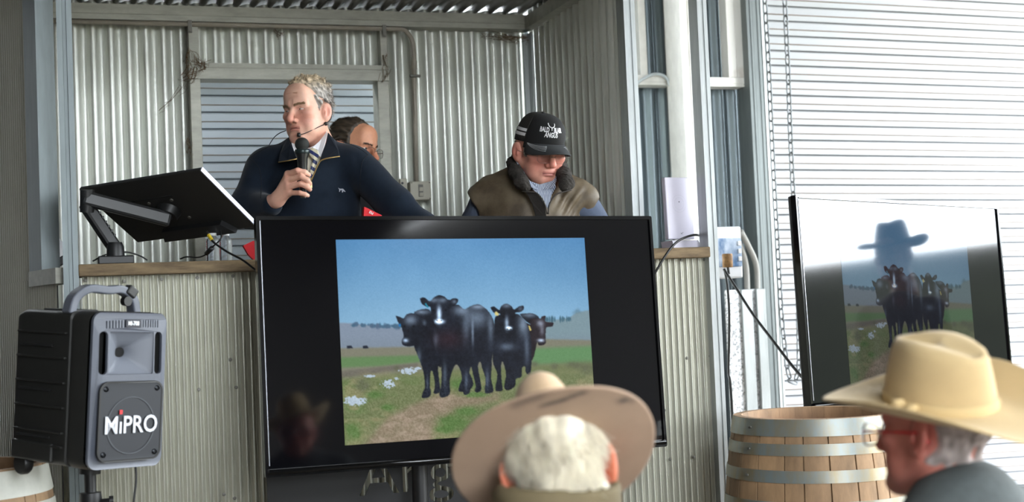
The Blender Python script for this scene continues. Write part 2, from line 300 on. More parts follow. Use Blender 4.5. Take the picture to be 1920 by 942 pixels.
# ------------------------------------------------------------------ helpers for placed things
def euler_np(e):
    return (Matrix.Rotation(e[2], 4, 'Z') @ Matrix.Rotation(e[1], 4, 'Y') @ Matrix.Rotation(e[0], 4, 'X'))
def placed(name, label, cat, loc, e=(0, 0, 0), group=None):
    o = thing(name, label, cat, (0, 0, 0), group); o.matrix_world = Matrix.Translation(loc) @ euler_np(e); bpy.context.view_layer.update(); return o
def rrect(cx, cz, w, h, r, n=6):
    P = []
    for sx, sz, a0 in ((1, 1, 0), (-1, 1, 90), (-1, -1, 180), (1, -1, 270)):
        for k in range(n+1):
            a = math.radians(a0+90*k/n); P.append((cx+sx*(w/2-r)+r*math.cos(a), cz+sz*(h/2-r)+r*math.sin(a)))
    return P
def plate(outer, holes, depth, texts=()):
    """flat plate in the x,z plane with holes (front at y=-depth, back at +depth)"""
    cu = bpy.data.curves.new('plate', 'CURVE'); cu.dimensions = '2D'; cu.fill_mode = 'BOTH'; cu.extrude = depth
    def sp(P):
        s = cu.splines.new('POLY'); s.points.add(len(P)-1); s.use_cyclic_u = True
        for i, (x, z) in enumerate(P): s.points[i].co = (x, z, 0, 1)
    sp(outer)
    for h in holes: sp(h)
    o = bpy.data.objects.new('plate', cu); COL.objects.link(o); bpy.context.view_layer.update()
    me = o.evaluated_get(bpy.context.evaluated_depsgraph_get()).to_mesh()
    V = [(v.co.x, -v.co.z, v.co.y) for v in me.vertices]; F = [tuple(p.vertices) for p in me.polygons]
    bpy.data.objects.remove(o); bpy.data.curves.remove(cu); return V, F
def glyphs(s, size, bold=0., xs=1.):
    """outlines of lettering as polygons (x,z), for cutting"""
    cu = bpy.data.curves.new('glyphs', 'FONT'); cu.body = s; cu.size = size; cu.offset = bold; cu.resolution_u = 3; cu.align_x = 'LEFT'
    o = bpy.data.objects.new('glyphs', cu); COL.objects.link(o); bpy.context.view_layer.update()
    c2 = o.evaluated_get(bpy.context.evaluated_depsgraph_get()).to_curve(bpy.context.evaluated_depsgraph_get()); out = []
    for s_ in c2.splines:
        if s_.type == 'BEZIER':
            n = len(s_.bezier_points); P = []
            for i in range(n):
                a = s_.bezier_points[i]; b = s_.bezier_points[(i+1) % n]
                for k in range(4):
                    t = k/4; q = a.co*(1-t)**3 + 3*a.handle_right*t*(1-t)**2 + 3*b.handle_left*t*t*(1-t) + b.co*t**3; P.append((q.x*xs, q.y))
        else: P = [(p.co.x*xs, p.co.y) for p in s_.points]
        out.append(P)
    bpy.data.objects.remove(o); return out
def letters(parent, name, s, size, M, m, depth=.0008, bold=0., xs=1.):
    V, F = text_mesh(s, size, depth, bold=bold, xs=xs); return obj(name, [M @ Vector(v) for v in V], F, m, parent)
T = Matrix.Translation
# ------------------------------------------------------------------ timber counter
WOOD = mat('weathered_timber', (132, 112, 82), .75, rgb2=(88, 72, 52), nscale=5, stretch=(1.2, 8, 8), bump=.4, bscale=30)
xw1 = aty(1331, 465, YC-.03)[0]
ct = obj('counter_top', *(lambda m: (m.v, m.f))(MB().box(((.05+xw1)/2, YC+.0425, (zc0+zc1)/2), (xw1-.05, .155, zc1-zc0), bev=.004)), WOOD, label='thick weathered timber counter top on the corrugated bar front', cat='counter top')
# ------------------------------------------------------------------ the cattle picture shown on both screens (painted in a small raster)
def picture():
    ss = 2; X0, Y0, Wp, Hp = 622, 438, 500, 405; w, h = Wp*ss, Hp*ss
    im = np.zeros((h, w, 3)); yy, xx = np.mgrid[0:h, 0:w]; px = X0+xx/ss; py = Y0+yy/ss
    def nz(sc, seed, st=1.):
        r = np.random.default_rng(seed); out = np.zeros((h, w))
        for o in range(4):
            gy, gx = int(h/sc*2**o)+3, int(w/sc/st*2**o)+3; g = r.random((gy, gx)); fy = yy/sc*2**o; fx = xx/sc/st*2**o
            iy, ix = fy.astype(int), fx.astype(int); ty, tx = fy-iy, fx-ix; ty = ty*ty*(3-2*ty); tx = tx*tx*(3-2*tx)
            out += ((g[iy, ix]*(1-tx)+g[iy, ix+1]*tx)*(1-ty)+(g[iy+1, ix]*(1-tx)+g[iy+1, ix+1]*tx)*ty)*.5**o
        return out/1.875
    def c3(u, v): return 620+u/2.243, 430+v/2.243
    def c4(u, v): return 730+u/4.281, 540+v/4.281
    def mask(P, soft=1.2):
        m = np.zeros((h, w)); Q = np.array(P, float); Q = np.stack([(Q[:, 0]-X0)*ss, (Q[:, 1]-Y0)*ss], 1)
        x0, x1 = max(0, int(Q[:, 0].min())-2), min(w, int(Q[:, 0].max())+3); y0, y1 = max(0, int(Q[:, 1].min())-2), min(h, int(Q[:, 1].max())+3)
        if x1 <= x0 or y1 <= y0: return m
        sy, sx = np.mgrid[y0:y1, x0:x1]; ins = np.zeros(sy.shape, bool); n = len(Q)
        for i in range(n):
            a, b = Q[i], Q[(i+1) % n]
            if a[1] == b[1]: continue
            c = (a[1] > sy) != (b[1] > sy); ins ^= c & (sx < (b[0]-a[0])*(sy-a[1])/(b[1]-a[1])+a[0])
        m[y0:y1, x0:x1] = ins
        k = max(1, int(soft*ss/2))
        for _ in range(2):
            m = sum(np.roll(m, s, 0) for s in range(-k, k+1))/(2*k+1); m = sum(np.roll(m, s, 1) for s in range(-k, k+1))/(2*k+1)
        return m
    def put(m, c):
        nonlocal im
        c = np.array(c, float); im = im*(1-m[..., None])+m[..., None]*c
    def blob(cx, cy, rx, ry, a=1.): return a*np.exp(-(((px-cx)/rx)**2+((py-cy)/ry)**2))
    smooth = lambda P: [tuple(q) for q in catmull(P+[P[0]], 4)]
    P3 = lambda P: [c3(*q) for q in P]
    P4 = lambda P: [c4(*q) for q in P]
    t = np.clip((py-450)/170, 0, 1)[..., None]
    im = np.array([88, 140, 186])*(1-t)+np.array([138, 180, 210])*t + (nz(150, 1)-.5)[..., None]*12
    im -= (np.clip(np.abs(px-870)/250, 0, 1)**2*10)[..., None]
    # hills
    put(mask(P3([(-30, 398), (80, 402), (180, 412), (330, 425), (560, 445), (560, 560), (-30, 560)]), 2), (126, 140, 158))
    rt = np.random.default_rng(5)
    for i in range(60): x = 90+rt.random()*205; q = c3(x, 408+.04*(x-90)+rt.normal(0, 2)); put(np.clip(blob(*q, rt.uniform(2.2, 5), rt.uniform(2, 5), 1.5)-.25, 0, 1)*.8, (72+rt.normal(0, 6), 100, 124))
    put(mask(P3([(840, 420), (900, 390), (1000, 375), (1030, 352), (1085, 342), (1130, 335), (1130, 560), (840, 560)]), 2), (120, 143, 152))
    for i in range(22): x = 898+rt.random()*108; q = c3(x, 383-.03*(x-898)); put(np.clip(blob(*q, rt.uniform(1.4, 2.6), rt.uniform(3.5, 7), 1.6)-.3, 0, 1)*.85, (66, 100, 116))
    for i in range(26): x = rt.uniform(40, 330); q = c3(x, rt.uniform(640, 880)); put(np.clip(blob(*q, rt.uniform(2, 9), rt.uniform(1.5, 4), 1.3)*(.3+nz(6, i))-.25, 0, 1)*.55, (78, 86, 60))
    put(mask(P3([(1008, 358), (1030, 340), (1036, 334), (1042, 342), (1056, 352)]), 4)*.6, (84, 114, 128))
    put(mask(P3([(-30, 470), (560, 470), (1130, 455), (1130, 520), (-30, 520)]), 14)*.6, (120, 134, 148))
    # paddock
    put(mask(P3([(-30, 508), (300, 500), (560, 500), (850, 480), (900, 466), (1130, 470), (1130, 960), (-30, 960)]), 3), (122, 122, 106))
    put(mask(P3([(-30, 546), (360, 535), (380, 562), (200, 580), (-30, 590)]), 4), (96, 128, 84))
    put(mask(P3([(840, 505), (1130, 492), (1130, 570), (840, 575)]), 6), (96, 136, 92))
    put(mask(P3([(-30, 610), (200, 585), (360, 568), (360, 580), (200, 610), (-30, 640)]), 3)*.8, (104, 100, 92))
    g = nz(60, 3, 1.6)
    put(mask(P3([(-30, 640), (400, 600), (1130, 560), (1130, 960), (-30, 960)]), 8), (110, 119, 82))
    put(np.clip((g-.5)*6, 0, 1)*np.clip((py-700)/30, 0, 1)*.75, (98, 120, 72))
    put(np.clip((nz(40, 4, 2)-.55)*6, 0, 1)*np.clip((py-690)/30, 0, 1)*.6, (150, 142, 108))
    put(mask(P3([(140, 900), (230, 800), (330, 745), (430, 700), (700, 690), (700, 720), (520, 760), (420, 850), (400, 960), (120, 960)]), 10)*.8, (140, 122, 106))
    put(np.clip((nz(18, 9, 2)-.5)*4, 0, 1)*mask(P3([(140, 900), (230, 800), (330, 745), (430, 700), (700, 690), (520, 770), (420, 960), (120, 960)]), 12)*.5, (176, 158, 142))
    for (cx, cy, rx, ry) in ((500, 815, 42, 20), (560, 770, 30, 12), (235, 752, 18, 9), (90, 850, 22, 26), (470, 845, 26, 12), (180, 700, 24, 10), (540, 655, 30, 14), (600, 700, 40, 8)):
        q = c3(cx, cy); put(np.clip(blob(*q, rx/1.6, ry/1.6, 1.6)*(.4+1.0*nz(14, int(cx))), 0, 1)*.85, (84, 116, 62))
    for (cx, cy, rx, ry) in ((130, 660, 22, 22), (270, 590, 8, 10), (1020, 575, 26, 12), (1075, 590, 24, 18), (850, 570, 10, 8), (935, 580, 12, 10)):
        q = c3(cx, cy); put(np.clip(blob(*q, rx/1.8, ry/1.8, 1.5)*(.3+1.1*nz(8, int(cx))), 0, 1)*.7, (92, 96, 76))
    for (cx, cy, rx, ry) in ((100, 725, 45, 22), (235, 655, 30, 20), (320, 600, 40, 16), (160, 622, 30, 6), (275, 632, 15, 6), (360, 590, 14, 6)):
        q = c3(cx, cy); put(np.clip((blob(*q, rx/2, ry/2, 1.8)*(nz(7, int(cx)+5)) - .42)*6, 0, 1), (174, 190, 204))
    for (a, b) in ((75, 502), (140, 502)): put(mask(P3([(a-8, b-6), (a+10, b-7), (a+16, b+4), (a-8, b+6)]), 1), (34, 40, 52))
    # cattle
    dk, lt = np.array([26, 30, 39.]), np.array([122, 140, 162.])
    sh = (.55*nz(60, 12)+.45*nz(10, 14))[..., None]
    def cow(P, hi, base=dk, soft=1.4):
        m = mask(smooth(P4(P)), soft); col = base*(.45+1.1*sh)
        for (u, v, ru, rv, a) in hi:
            q = c4(u, v); col = col+(lt-dk)*blob(q[0], q[1], ru/4.281, rv/4.281, a)[..., None]
        nonlocal im
        im = im*(1-m[..., None])+col*m[..., None]
    cow([(1035, 215), (1130, 210), (1180, 232), (1190, 260), (1130, 300), (1060, 250)], [(1110, 225, 60, 20, .7)])
    cow([(1085, 285), (1120, 300), (1112, 270), (1140, 250), (1200, 252), (1215, 235), (1245, 232), (1240, 265), (1252, 280), (1305, 285), (1298, 315), (1250, 325), (1243, 400), (1240, 455), (1190, 468), (1175, 440), (1165, 480), (1145, 560), (1125, 580), (1115, 400)], [(1200, 290, 30, 30, .9), (1205, 428, 28, 14, 1.6), (1215, 350, 18, 40, .6)], np.array([36, 30, 34.]))
    cow([(190, 205), (240, 185), (315, 190), (345, 300), (385, 480), (400, 640), (375, 640), (385, 760), (392, 830), (370, 855), (340, 850), (350, 780), (332, 680), (315, 690), (310, 800), (318, 850), (300, 885), (245, 888), (255, 840), (270, 800), (262, 700), (240, 620), (210, 540), (185, 470), (180, 330)], [(250, 205, 60, 20, .8), (225, 560, 20, 60, .5), (290, 760, 10, 60, .4)])
    cow([(42, 236), (75, 245), (105, 255), (130, 225), (165, 215), (215, 225), (250, 250), (285, 270), (293, 295), (280, 320), (250, 315), (235, 380), (205, 430), (188, 470), (150, 480), (110, 475), (90, 455), (92, 425), (105, 395), (85, 320), (65, 295)], [(160, 270, 50, 40, .8), (120, 432, 22, 16, 1.5), (270, 290, 16, 24, .5)])
    cow([(830, 300), (850, 230), (1000, 215), (1050, 240), (1090, 290), (1120, 390), (1130, 520), (1118, 690), (1082, 690), (1076, 640), (1050, 650), (1045, 720), (1000, 740), (990, 800), (930, 830), (905, 800), (920, 700), (895, 600), (880, 640), (885, 760), (890, 830), (840, 835), (835, 800), (850, 700), (815, 600), (820, 450)], [(1060, 300, 40, 90, .9), (930, 480, 60, 30, .6), (1090, 500, 20, 120, .5)])
    cow([(800, 163), (830, 158), (870, 185), (885, 155), (925, 133), (965, 150), (990, 180), (1030, 155), (1065, 150), (1066, 178), (1040, 200), (1000, 208), (995, 260), (980, 330), (965, 372), (920, 372), (905, 330), (885, 250), (875, 215), (840, 215), (812, 190)], [(930, 290, 16, 50, 1.3), (948, 330, 22, 12, 3.2), (930, 150, 40, 20, .7), (1040, 175, 20, 20, .5)])
    cow([(545, 790), (600, 680), (640, 720), (655, 790), (610, 835), (540, 838)], [])
    cow([(330, 160), (470, 150), (540, 145), (590, 180), (640, 155), (700, 140), (750, 165), (800, 220), (830, 300), (835, 450), (810, 560), (805, 640), (800, 740), (818, 830), (790, 852), (748, 845), (755, 740), (728, 650), (715, 600), (695, 640), (720, 800), (705, 842), (670, 840), (675, 790), (655, 700), (640, 640), (625, 700), (632, 830), (608, 862), (575, 850), (562, 700), (530, 625), (500, 650), (468, 750), (470, 850), (440, 880), (395, 885), (385, 850), (400, 780), (400, 640), (370, 560), (345, 470), (325, 400), (320, 300)],
        [(560, 190, 60, 40, .8), (690, 250, 90, 80, .75), (700, 160, 60, 18, .8), (655, 380, 10, 90, .8), (800, 330, 22, 120, .6), (600, 330, 30, 110, .45), (430, 700, 16, 90, .5), (600, 760, 14, 70, .5), (770, 740, 16, 80, .5), (360, 430, 20, 60, .4)])
    q = c4(460, 420); im += (blob(q[0], q[1], 28, 18))[..., None]*np.array([16, 0, -2])
    cow([(235, 97), (270, 88), (312, 117), (345, 90), (385, 70), (430, 80), (465, 107), (510, 92), (540, 103), (533, 132), (500, 158), (475, 165), (470, 220), (445, 290), (430, 325), (390, 338), (355, 312), (345, 280), (325, 220), (318, 165), (290, 162), (252, 140)], [(388, 220, 18, 60, 2.0), (388, 280, 34, 16, 3.4), (345, 110, 40, 20, .7), (420, 110, 30, 20, .7), (510, 120, 20, 16, .7)])
    for (u, v) in ((372, 272), (404, 272), (934, 338), (960, 338)): q = c4(u, v); put(blob(*q, 1.4, 1.0), (24, 26, 34))
    for (u, v) in ((345, 190), (440, 190), (905, 240), (975, 240), (110, 320), (185, 320)): q = c4(u, v); put(blob(*q, 2.4, 1.8, .8), (10, 12, 16))
    put(mask(P4([(832, 205), (848, 195), (866, 215), (860, 232), (836, 228)]), .8), (206, 194, 128)); put(mask(P4([(1103, 312), (1116, 312), (1130, 345), (1116, 352)]), .8), (206, 190, 110))
    put(mask(P4([(272, 140), (285, 132), (305, 165), (296, 172)]), .8), (36, 132, 160)); put(mask(P4([(64, 305), (80, 295), (84, 318), (68, 325)]), .8), (30, 110, 170))
    fine = nz(4, 21)-.5; im += fine[..., None]*(14+46*np.clip((py-690)/40, 0, 1))[..., None]*.8
    # resample to the screen raster
    nu, nv = 440, 330; Q = np.array([(631, 455), (1096, 446), (1116, 805), (645, 836)], float)
    A = []; bb = []
    for (u, v), (x, y) in zip(((0, 0), (1, 0), (1, 1), (0, 1)), Q):
        A += [[u, v, 1, 0, 0, 0, -u*x, -v*x], [0, 0, 0, u, v, 1, -u*y, -v*y]]; bb += [x, y]
    H = np.append(np.linalg.solve(np.array(A), np.array(bb)), 1).reshape(3, 3)
    U, Vv = np.meshgrid(np.linspace(0, 1, nu), np.linspace(0, 1, nv)); q = np.stack([U, Vv, np.ones_like(U)], -1) @ H.T; q = q[..., :2]/q[..., 2:]
    ix = np.clip(((q[..., 0]-X0)*ss).astype(int), 0, w-1); iy = np.clip(((q[..., 1]-Y0)*ss).astype(int), 0, h-1)
    return nu, nv, lin(np.clip(im[iy, ix], 0, 255))
nu, nv, RAST = picture()
PW, PH = .880, .645
gv = [(-PW/2+PW*i/(nu-1), .0006, PH/2-PH*j/(nv-1)) for j in range(nv) for i in range(nu)]
gf = [(j*nu+i, (j+1)*nu+i, (j+1)*nu+i+1, j*nu+i+1) for j in range(nv-1) for i in range(nu-1)]
SCR = mat('black_screen_glass', (6, 6, 9), .06, 0, spec=.6, ior=1.55)
PIC1 = mat('lit_screen_picture', (5, 5, 5), .08, attr='col', emit=1.0)
PIC2 = mat('dim_screen_picture', (5, 5, 5), .06, attr='col', emit=.32, ior=1.6)
CHR = mat('bezel_glint', (170, 172, 180), .25, .7)  # for strips that put the bezel's reflection into a bright colour
def television(label, loc, e, picmat, pole_x, pole_len, base_w, sheen):
    t = placed('television', label, 'television', loc, e); w, h = 1.40, .80; b = .010
    V, F = plate(rrect(0, 0, w, h, .006, 3), [rrect(0, .002, w-2*b, h-2*b-.008, .003, 2)[::-1]], .012)
    obj('bezel', [(x, y+.006, z) for x, y, z in V], F, BLKG, t)
    MB().box((-w/2+.0125, -.0075, .01), (.0022, .003, h-.05)).build('glint_strip', CHR, t, label='thin bright strip imitating a reflection along the left bezel')
    if sheen: MB().box((0, -.0075, h/2-.010), (w-.03, .003, .0022)).build('glint_strip', CHR, t, label='thin bright strip imitating a reflection along the top bezel')
    MB().box((0, .02, 0), (w-.004, .03, h-.004), bev=.006).box((0, .05, -.10), (w*.72, .05, h*.56), bev=.02).build('back_shell', BLK, t)
    s = MB().box((0, .003, .003), (w-2*b+.002, .004, h-2*b-.004)).build('screen', SCR, t)
    p = obj('picture', [(x-.005, y, z+.003) for x, y, z in gv], gf, picmat, s, col=RAST.reshape(-1, 3))
    lip = MB().tube([(-w/2+.01, -.012, -h/2+.016), (0, -.014, -h/2+.014), (w/2-.01, -.012, -h/2+.016)], .008, 8); lip.build('lower_lip', BLKG, t, smooth=True)
    return t
tv1 = television('large black television showing black cattle, in front of the bar', (1.2644, 4.3529, 1.2799), (-.062, .01, .1075), PIC1, 0, 1, .5, 0)
tv2 = television('black television mirroring the sky, tilted before the roller door', (3.246, 4.8171, 1.3399), (-.0409, .0139, .3881), PIC2, 0, 1, .5, 1)
def tv_stand(label, tv, lx, bw, tag_, mount=True):
    c = tv.matrix_world @ Vector((lx, .085, -.1)); fl = Vector((c.x, c.y, 0)); s = tv; B_ = tv.matrix_world.inverted()
    def put_(m, n, **k): m.v = [tuple(B_ @ (Vector(q)+fl)) for q in m.v]; return m.build(n, BLK, s, **k)
    put_(MB().tube([(0, 0, .02), (0, 0, c.z+.1)], .026, 14), 'stand_pole', smooth=40); put_(MB().box((0, .0, .012), (bw, .34, .024), bev=.006), 'stand_base'); put_(MB().box((0, -.02, c.z), (.30, .012, .26), Matrix.Rotation(.1, 4, 'Z'), bev=.002), 'mount_plate')
    return s
tv_stand('black pole stand carrying the television with the cattle picture', tv1, -.17, .6, 0)
tv_stand('black pole stand of the sky mirroring television behind the barrel', tv2, -.12, .30, 0)
# ------------------------------------------------------------------ cut-out sign under the television
ysg = 4.55; a = aty(498, 905, ysg); sgz1 = aty(498, 862, ysg)[2]; sgw = 1.25; sgh = .42
sg = placed('sign', 'black plate sign with cut out lettering under the large television', 'sign', (a[0]+sgw/2, ysg, sgz1-sgh/2), (0, 0, .04))
bl = aty(672, 930, ysg); x0 = bl[0]-a[0]-sgw/2; z0 = bl[2]-(sgz1-sgh/2)
holes = [[(x+x0, z+z0) for x, z in P] for P in glyphs('Angus', .19, .0035, 1.08)]
V, F = plate(rrect(0, 0, sgw, sgh, .004, 2), holes, .0015); obj('sign_plate', V, F, mat('black_sign_steel', (26, 26, 27), .5, .2), sg)
for sx in (-1, 1): MB().box((sx*(sgw/2-.05), .02, -(sgz1-sgh/2)/2-sgh/4), (.04, .03, sgz1-sgh/2+sgh/2-.0), bev=.002).build('leg', MATS['black_sign_steel'], sg)
# ------------------------------------------------------------------ portable loudspeaker
SW, SH, SD = .25, .44, .37
GRYP = mat('grey_speaker_plastic', (88, 92, 102), .42, noise=.05, nscale=40)
SB = mat('black_speaker_body', (34, 34, 32), .5, noise=.2, nscale=25, bump=.15, bscale=300)
HOLE = mat('black_recess', (5, 5, 5), .9)
sk = placed('loudspeaker', 'black and grey portable loudspeaker with red and white lettered grille', 'loudspeaker', (.1658, 4.069, 1.1837), (.058, .0445, .586))
# rounded body: loft of rounded rectangles along y
def loft_rr(secs, n=6):
    V = []; F = []; m = 0
    for (y, cx, cz, w, h, r) in secs:
        P = rrect(cx, cz, w, h, r, n); m = len(P); V += [(x, y, z) for x, z in P]
    k = len(secs)
    for i in range(k-1):
        for j in range(m): F.append((i*m+j, (i+1)*m+j, (i+1)*m+(j+1) % m, i*m+(j+1) % m))
    F.append(tuple((k-1)*m+j for j in range(m))[::-1]); return V, F
V, F = loft_rr([(.018, 0, 0, SW*.98, SH*.985, .03), (.03, 0, 0, SW, SH, .03), (.085, 0, 0, SW*1.01, SH*1.0, .03), (.088, 0, 0, SW*.97, SH*.975, .025), (.10, 0, 0, SW*.97, SH*.975, .025), (.104, 0, 0, SW*1.0, SH*.99, .02), (SD-.03, 0, 0, SW*1.0, SH*.99, .02), (SD, 0, 0, SW*.96, SH*.95, .02)])
bd = obj('body', V, F, SB, sk, smooth=35)
for z in (.155, .085, .015, -.055, -.125, -.165):   # side ribs and dark slots
    MB().box((-SW/2-.002, .235, z), (.012, .24, .006), bev=.002).build('side_rib', SB, sk)
for z in (.118, -.008, -.142): MB().box((-SW/2-.003, .26, z), (.008, .16, .007), bev=.001).build('side_slot', HOLE, sk)
for z in (.16, .05, -.04, -.09): pass
MB().box((-SW/2-.001, .26, -.185), (.016, .20, .055), bev=.006).build('wheel_housing', SB, sk)
for sx in (-1, 1): MB().lathe([(.001, -.014), (.03, -.014), (.034, -.008), (.034, .008), (.03, .014), (.001, .014)], 24, T((sx*(SW/2-.02), SD-.035, -SH/2-.008)) @ Matrix.Rotation(math.pi/2, 4, 'Y')).build('wheel', BLK, sk, smooth=40)
# front panel with horn hole, side slots and vent slits
cz = .105; hw, hh = .150, .118
def slot(cx, cz_, w, h): return rrect(cx, cz_, w, h, min(w, h)*.45, 4)[::-1]
vents = [slot(-.084+.0095*i, .188-(.0011*(8-i)*.5), .0042, .022) for i in range(8)] + [slot(.0265+.0088*i, .188, .004, .021) for i in range(8)]
V, F = plate(rrect(0, 0, SW-.004, SH-.004, .028, 8), [rrect(0, cz, hw, hh, .004, 2)[::-1], slot(-.092, cz, .027, .120), slot(.092, cz, .027, .120)]+vents, .005)
# gentle outward bow of the panel
bow = lambda x, z: -.010*(1-(x/(SW/2))**2) - .006*(1-(z/(SH/2))**2)
obj('front_panel', [(x, y+.004+bow(x, z), z) for x, y, z in V], F, GRYP, sk, label='grey front panel')
V = []; F = []; secs = [(1, 0, 0), (.80, .008, .0), (.58, .018, .03), (.40, .029, .12), (.27, .040, .6), (.20, .050, 1.0)]; m = 40
for (s, y, rd) in secs:
    for k in range(m):
        an = 2*math.pi*k/m; ca, sa = math.cos(an), math.sin(an); q = 1/max(abs(ca), abs(sa)); q = q*(1-rd)+rd
        V.append((ca*q*hw/2*s*(1-.0*rd)-.006*(1-s), y-.008, cz+sa*q*hh/2*s*1.1*(1 if s < 1 else 1/1.1)))
F = [(i*m+j, i*m+(j+1) % m, (i+1)*m+(j+1) % m, (i+1)*m+j) for i in range(len(secs)-1) for j in range(m)]+[tuple((len(secs)-1)*m+j for j in range(m))]
obj('horn', V, F, mat('grey_horn_plastic', (104, 108, 117), .5), sk, smooth=50)
MB().lathe([(.0001, 0), (.0175, 0), (.0175, .02), (.0001, .02)], 24, T((-.005, .0395, cz)) @ Matrix.Rotation(-math.pi/2, 4, 'X')).build('horn_throat', HOLE, sk)
MB().box((-.098, .0125, cz), (.036, .004, .16)).box((.098, .0125, cz), (.036, .004, .16)).box((0, .0125, .192), (.22, .004, .05)).box((0, .022, -.09), (.22, .004, .24)).build('inner_baffle', HOLE, sk)
GRL = mat('speaker_mesh_grille', (44, 47, 52), .5, .3)
nt = GRL.node_tree; tc = nt.nodes.new('ShaderNodeTexCoord'); vo = nt.nodes.new('ShaderNodeTexVoronoi'); vo.inputs['Scale'].default_value = 260; vo.inputs['Randomness'].default_value = .0
rp = nt.nodes.new('ShaderNodeValToRGB'); rp.color_ramp.elements[0].color = (.006, .006, .007, 1); rp.color_ramp.elements[1].color = (.017, .019, .024, 1); rp.color_ramp.elements[0].position = .28; rp.color_ramp.elements[1].position = .42
nt.links.new(tc.outputs['Object'], vo.inputs['Vector']); nt.links.new(vo.outputs['Distance'], rp.inputs[0]); nt.links.new(rp.outputs[0], nt.nodes['Principled BSDF'].inputs['Base Color'])
gz = -.085; V = []; F = []; nx, nz_ = 24, 24; gw, gh = .205, .215
V, F = plate(rrect(0, gz, gw, gh, .026, 8), [], .003); gr = obj('grille', [(x, y-.016+.25*bow(x, z), z) for x, y, z in V], F, GRL, sk)
V, F = plate(rrect(0, gz, gw+.008, gh+.008, .03, 8), [rrect(0, gz, gw-.002, gh-.002, .026, 8)[::-1]], .0035); obj('grille_rim', [(x, y-.0165+.25*bow(x, z), z) for x, y, z in V], F, BLK, sk)
MB().add(*(lambda R: ([(math.cos(a)*r, -.0235, gz-.012+math.sin(a)*r) for r in (.078, .080) for a in np.linspace(0, 2*math.pi, 48, endpoint=False)], [(k, (k+1) % 48, 48+(k+1) % 48, 48+k) for k in range(48)]))(0)).build('cone_ring', mat('dim_grille_ring', (62, 66, 72), .5), gr)
for sx in (-1, 1):
    for sz in (-1, 1): MB().lathe([(.0001, 0), (.008, 0), (.008, .003), (.005, .005), (.003, .002), (.0001, .002)], 14, T((sx*(gw/2-.017), -.020, gz+sz*(gh/2-.017))) @ Matrix.Rotation(math.pi/2, 4, 'X')).build('grille_screw', mat('dark_screw', (40, 42, 46), .3, .8), gr, smooth=40)
LT = mat('pale_print', (196, 198, 204), .6)
letters(gr, 'lettering', 'MıPRO', .068, T((0, -.0245, gz-.012)), LT, .0006, .0010, .90)
MB().box((-.036, -.0247, gz+.026), (.010, .0012, .012)).build('red_dot', mat('red_print', (196, 40, 44), .6), gr, label='red square dot above the lettering')
bdg = MB().box((0, -.0135, .188), (.05, .004, .022), bev=.001).build('badge', mat('dark_blue_badge', (22, 24, 40), .4), sk)
letters(bdg, 'badge_lettering', 'MI-708', .0165, T((0, -.0162, .188)), mat('white_print', (235, 238, 240), .6), .0004, .0004, .78)
hp = catmull([(-.02, .30, SH/2-.005), (-.018, .26, SH/2+.035), (-.012, .19, SH/2+.058), (-.0, .12, SH/2+.060), (.006, .075, SH/2+.052), (.01, .045, SH/2+.03), (.012, .03, SH/2-.004)], 6)
# carrying handle runs across the top
hp = catmull([(-.115, .13, SH/2-.01), (-.10, .13, SH/2+.035), (-.06, .125, SH/2+.062), (0, .12, SH/2+.060), (.045, .12, SH/2+.063), (.085, .12, SH/2+.040), (.10, .12, SH/2-.01)], 6)
V = []; F = []
for i, p in enumerate(hp):
    t = hp[min(i+1, len(hp)-1)]-hp[max(i-1, 0)]; t = t/np.linalg.norm(t); nrm = np.array([-t[2], 0, t[0]]); hgt = .012
    for a, b in ((-1, -1), (1, -1), (1, 1), (-1, 1)): V.append(p+np.array([0, a*.020, 0])+nrm*b*hgt)
k = len(hp); F = [(i*4+j, i*4+(j+1) % 4, (i+1)*4+(j+1) % 4, (i+1)*4+j) for i in range(k-1) for j in range(4)]+[(0, 3, 2, 1), tuple((k-1)*4+j for j in range(4))]
hd = obj('handle', V, F, GRYP, sk); md = hd.modifiers.new('bevel', 'BEVEL'); md.width = .005; md.segments = 3
MB().box((.075, .11, SH/2+.058), (.035, .03, .03), Matrix.Rotation(.6, 4, 'Y'), bev=.005).lathe([(.001, 0), (.014, 0), (.014, .02), (.001, .02)], 12, T((.055, .11, SH/2+.03)) @ Matrix.Rotation(math.pi/2, 4, 'X')).build('antenna_clamp', BLK, sk)
MB().box((-.06, .20, SH/2-.004), (.09, .14, .014), bev=.004).build('top_panel', BLK, sk)
MB().lathe([(.001, 0), (.03, 0), (.03, .05), (.001, .05)], 16, T((0, .16, -SH/2-.03))).build('pole_socket', BLK, sk, smooth=40)
q = sk.matrix_world @ Vector((0, .16, -SH/2-.03))
st = thing('speaker_stand', 'black tripod stand under the portable loudspeaker', 'stand', (q.x, q.y, 0))
MB().tube([(0, 0, .35), (0, 0, q.z)], .017, 14).build('pole', BLK, st, smooth=40)
MB().tube([(0, 0, .12), (0, 0, q.z-.07)], .024, 14).build('lower_pole', BLK, st, smooth=40)
MB().lathe([(.001, 0), (.03, 0), (.032, .02), (.03, .045), (.001, .05)], 16, T((0, 0, q.z-.10))).build('collar', BLK, st, smooth=40)
MB().tube([(.02, -.01, q.z-.08), (.05, -.02, q.z-.078)], .006, 8).lathe([(.001, 0), (.012, 0), (.012, .012), (.001, .012)], 10, T((.05, -.02, q.z-.078)) @ Matrix.Rotation(math.pi/2, 4, 'Y')).build('knob', BLK, st)
for k in range(3):
    an = 2*math.pi*k/3-.3; MB().tube([(.02*math.cos(an), .02*math.sin(an), .36), (.30*math.cos(an), .30*math.sin(an), .012)], .011, 8).build('leg', BLK, st)
q2 = sk.matrix_world @ Vector((.06, .03, -SH/2+.004))
